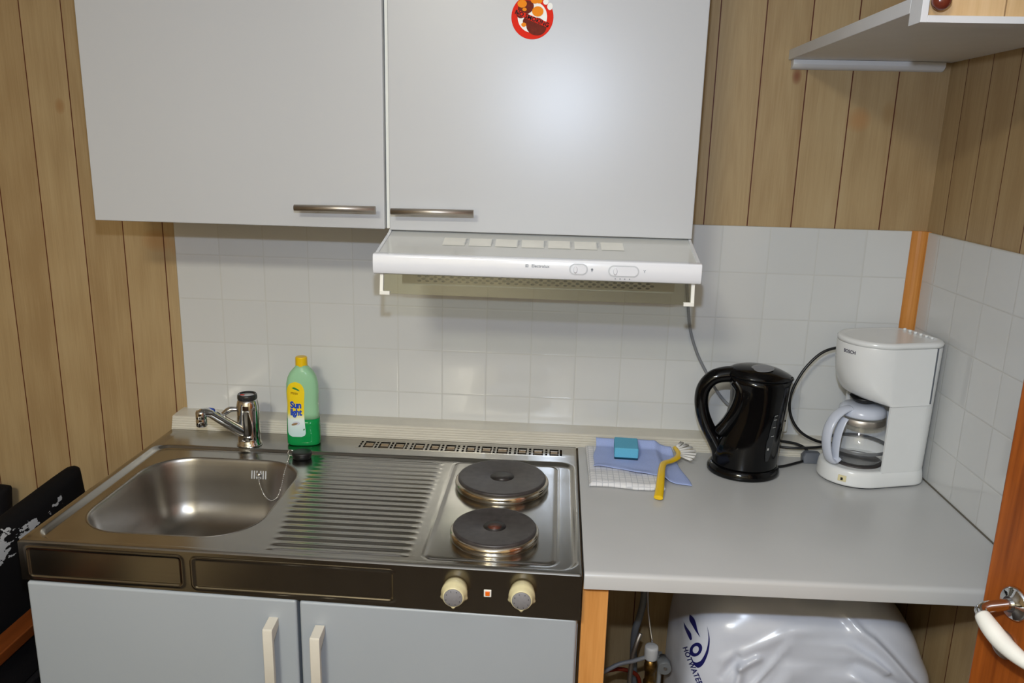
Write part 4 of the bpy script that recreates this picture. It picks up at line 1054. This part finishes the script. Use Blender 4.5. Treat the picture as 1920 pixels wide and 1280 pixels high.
def crv(pts, k=8): return [(p_.x, p_.y) for p_ in spline([(a, b, 0) for a, b in pts], k)]
m = MB()
O1 = [(1.2530+.0125*math.cos(t)+.003*math.sin(t), -.2990+.0165*math.sin(t)) for t in np.linspace(0, 2*PI, 33)]
O2 = [(1.2530+.0062*math.cos(t)+.001*math.sin(t), -.2990+.0085*math.sin(t)) for t in np.linspace(0, 2*PI, 33)]
q_ = strip(O1, O2); m.add(q_.v, q_.f)
for a, b in (([(1.2715, -.2420), (1.2790, -.270), (1.2790, -.300), (1.2720, -.328), (1.2620, -.3400), (1.2530, -.335), (1.2460, -.324)], [(1.2715, -.2420), (1.2765, -.270), (1.2745, -.298), (1.2670, -.320), (1.2600, -.3270), (1.2530, -.328), (1.2460, -.324)]),
             ([(1.2320, -.2180), (1.2330, -.232), (1.2420, -.246), (1.2500, -.258), (1.2600, -.270)], [(1.2320, -.2180), (1.2420, -.226), (1.2480, -.238), (1.2530, -.254), (1.2600, -.270)]),
             ([(1.2200, -.2380), (1.2240, -.252), (1.2310, -.265), (1.2390, -.278), (1.2430, -.276)], [(1.2200, -.2380), (1.2290, -.250), (1.2360, -.258), (1.2400, -.264), (1.2430, -.276)])):
    q_ = strip(crv(a), crv(b)); m.add(q_.v, q_.f)
m.build('printed_logo', M['blueprint'], wh)

vl = thing('heater_valve', 'brass valve with pale grey cap under the countertop, left of the wrapped heater', 'valve', (1.1915, -.25, FLOOR))
MB().lathe([(.0150, -.4420), (.0158, -.439), (.0158, -.417), (.0150, -.4110), (.0125, -.4095), (.0001, -.4095)], (1.1880, -.25, 0), 32).build('valve_cap', M['knobgrey'], vl)
MB().lathe([(.0125, -.442), (.0125, -.455), (.0145, -.458), (.0145, -.472), (.0115, -.476), (.0115, -.50), (.0145, -.503), (.0145, -.53), (.010, -.535), (.010, FLOOR+.001)], (1.1880, -.25, 0), 28).build('brass_body', M['brass'], vl)
MB().lathe([(.0145, -.03), (.0145, -.005), (.010, .0), (.010, .012)], (1.214, -.265, -.437), 24, 'y').box(1.196, 1.214, -.258, -.238, -.443, -.431).build('cable_clamp', M['pipegrey'], vl)
MB().lathe([(.004, -.034), (.004, -.029)], (1.215, -.265, -.434), 12, 'y').build('clamp_screw', M['chrome'], vl)
def pipe(name, pts, r, mat, label, cat='pipe'):
    return tag(MB().tube(spline(pts, 8), r, 12).build(name, mat), label, cat)
pipe('steel_pipe', [(1.172, -.15, FLOOR+.001), (1.166, -.15, -.60), (1.160, -.15, -.50), (1.160, -.15, -.44), (1.170, -.145, -.40), (1.178, -.135, -.35), (1.174, -.12, -.25), (1.172, -.11, -.031)], .0085, M['pipegrey'], 'tall grey metal pipe behind the valve, against the planks')
pipe('bent_pipe', [(1.148, -.22, FLOOR+.001), (1.146, -.22, -.60), (1.148, -.22, -.48), (1.156, -.22, -.43), (1.166, -.21, -.405)], .0055, M['bar'], 'shiny thin bent pipe left of the valve')
pipe('grey_hose', [(1.050, -.27, -.492), (1.085, -.27, -.468), (1.115, -.265, -.452), (1.145, -.26, -.446), (1.1740, -.252, -.440)], .0048, M['cable'], 'grey cable curving from the post to the valve', 'cable')
pipe('brown_hose', [(1.050, -.20, -.545), (1.09, -.2, -.520), (1.13, -.2, -.512), (1.165, -.2, -.525), (1.176, -.2, -.56)], .0048, M['brown'], 'brown hose curving low behind the grey cable', 'hose')
pipe('thin_wire', [(1.110, -.10, -.031), (1.150, -.11, -.12), (1.158, -.115, -.20), (1.150, -.12, -.30)], .0022, M['cable'], 'thin grey wire hanging in the shadow under the countertop', 'wire')
pipe('thin_steel_tube', [(1.172, -.2, -.031), (1.175, -.2, -.20), (1.178, -.21, -.33), (1.190, -.24, -.407)], .002, M['chrome'], 'thin bright tube running down to the valve cap', 'tube')
pipe('flexible_hose', [(1.210, -.24, -.452), (1.212, -.235, -.52), (1.205, -.23, -.65), (1.200, -.22, FLOOR+.001)], .005, M['cable'], 'grey flexible hose hanging below the cable clamp', 'hose')

# ================================================================== SOFA at left
sf = thing('sofa', 'dark sofa with brown wooden rail, left of the base cabinet', 'sofa', (-.55, -.9, FLOOR))
MB().box(-.115, -.072, -1.10, -.15, -.268, -.244).build('wooden_rail', M['sofawood'], sf, bevel=.003)
MB().box(-.112, -.076, -1.10, -.15, FLOOR, -.36).box(-.105, -.085, -1.10, -.15, -.36, -.268).build('side_panel', M['sofab'], sf, bevel=.006)
MB().box(-1.00, -.118, -1.10, -.03, -.60, -.462).build('seat', M['sofab'], sf, bevel=.02, seg=4)
MB().box(-1.00, -.118, -1.10, -.03, FLOOR+.001, -.60).build('sofa_base', M['sofab'], sf, bevel=.004)
def slab_cushion(name, corners, thick, mat, label, puff=.02):
    """a flat rectangular cushion: corners = four side corners in a vertical plane, thickness direction vector"""
    A, B, C_, D_ = [Vector(c) for c in corners]; T_ = Vector(thick); m = MB(); n = 26
    def sh(sgn):
        out = []
        for i in range(n+1):
            for j in range(n+1):
                s_, t = i/n, j/n; p_ = A.lerp(B, s_).lerp(D_.lerp(C_, s_), t)
                e = (1-abs(2*s_-1)**4)*(1-abs(2*t-1)**4); w = .5*(.45+.55*max(0, e)**.5)
                out.append(tuple(p_+T_*sgn*w+T_.normalized()*.003*noise.noise(p_*14)))
        return out
    a = sh(1); b = sh(-1); N = len(a); q_ = n+1
    f = [(i*q_+j, (i+1)*q_+j, (i+1)*q_+j+1, i*q_+j+1) for i in range(n) for j in range(n)]
    f += [(N+i*q_+j+1, N+(i+1)*q_+j+1, N+(i+1)*q_+j, N+i*q_+j) for i in range(n) for j in range(n)]
    bd = [(i, 0) for i in range(n)]+[(n, j) for j in range(n)]+[(i, n) for i in range(n, 0, -1)]+[(0, j) for j in range(n, 0, -1)]
    ids = [i*q_+j for i, j in bd]
    for x_, y_ in zip(ids, ids[1:]+ids[:1]): f.append((x_, y_, N+y_, N+x_))
    m.add(a+b, f, True)
    o = m.build(name, mat, sub=1); return tag(o, label, 'cushion')
slab_cushion('back_cushion', [(-.160, -1.05, -.458), (-.160, -.150, -.458), (-.170, -.205, -.046), (-.170, -1.05, -.098)], (.075, 0, .0), M['sofa'], 'black cushion with white splash pattern, beside the sink edge')
slab_cushion('seat_cushion', [(-.95, -.075, -.458), (-.47, -.075, -.458), (-.450, -.060, -.185), (-.95, -.055, -.170)], (0, .09, 0), M['sofab'], 'plain black cushion against the plank wall at far left')

# ================================================================== LIGHT + CAMERA
fl = bpy.data.lights.new('camera_flash', 'POINT'); fl.energy = 32; fl.shadow_soft_size = .014; fl.color = (.84, .99, 1.25)
fo_ = bpy.data.objects.new('camera_flash', fl); fo_.location = (.925, -1.85, .866); COL.objects.link(fo_)
al = bpy.data.lights.new('ceiling_lamp', 'AREA'); al.shape = 'DISK'; al.size = .35; al.energy = 43; al.color = (1.0, .96, .80)
ao = bpy.data.objects.new('ceiling_lamp', al); ao.location = (.45, -2.55, CEIL-.03); COL.objects.link(ao)
w = bpy.data.worlds.new('world'); S.world = w; w.use_nodes = True
w.node_tree.nodes['Background'].inputs[0].default_value = (.9, .95, 1, 1); w.node_tree.nodes['Background'].inputs[1].default_value = .05

cd = bpy.data.cameras.new('camera'); cam = bpy.data.objects.new('camera', cd); COL.objects.link(cam)
cam.location = (0.93889, -1.89541, 0.70161); cam.rotation_euler = Euler((1.3307016, -0.0244034, 0.0611024), 'XYZ')
cd.sensor_width = 36; cd.lens = 1503.235/1920*36; cd.clip_start = .02
S.camera = cam
S.view_settings.view_transform = 'Standard'; S.view_settings.look = 'None'; S.view_settings.gamma = 1; S.view_settings.exposure = 0.0
S.view_settings.use_curve_mapping = False
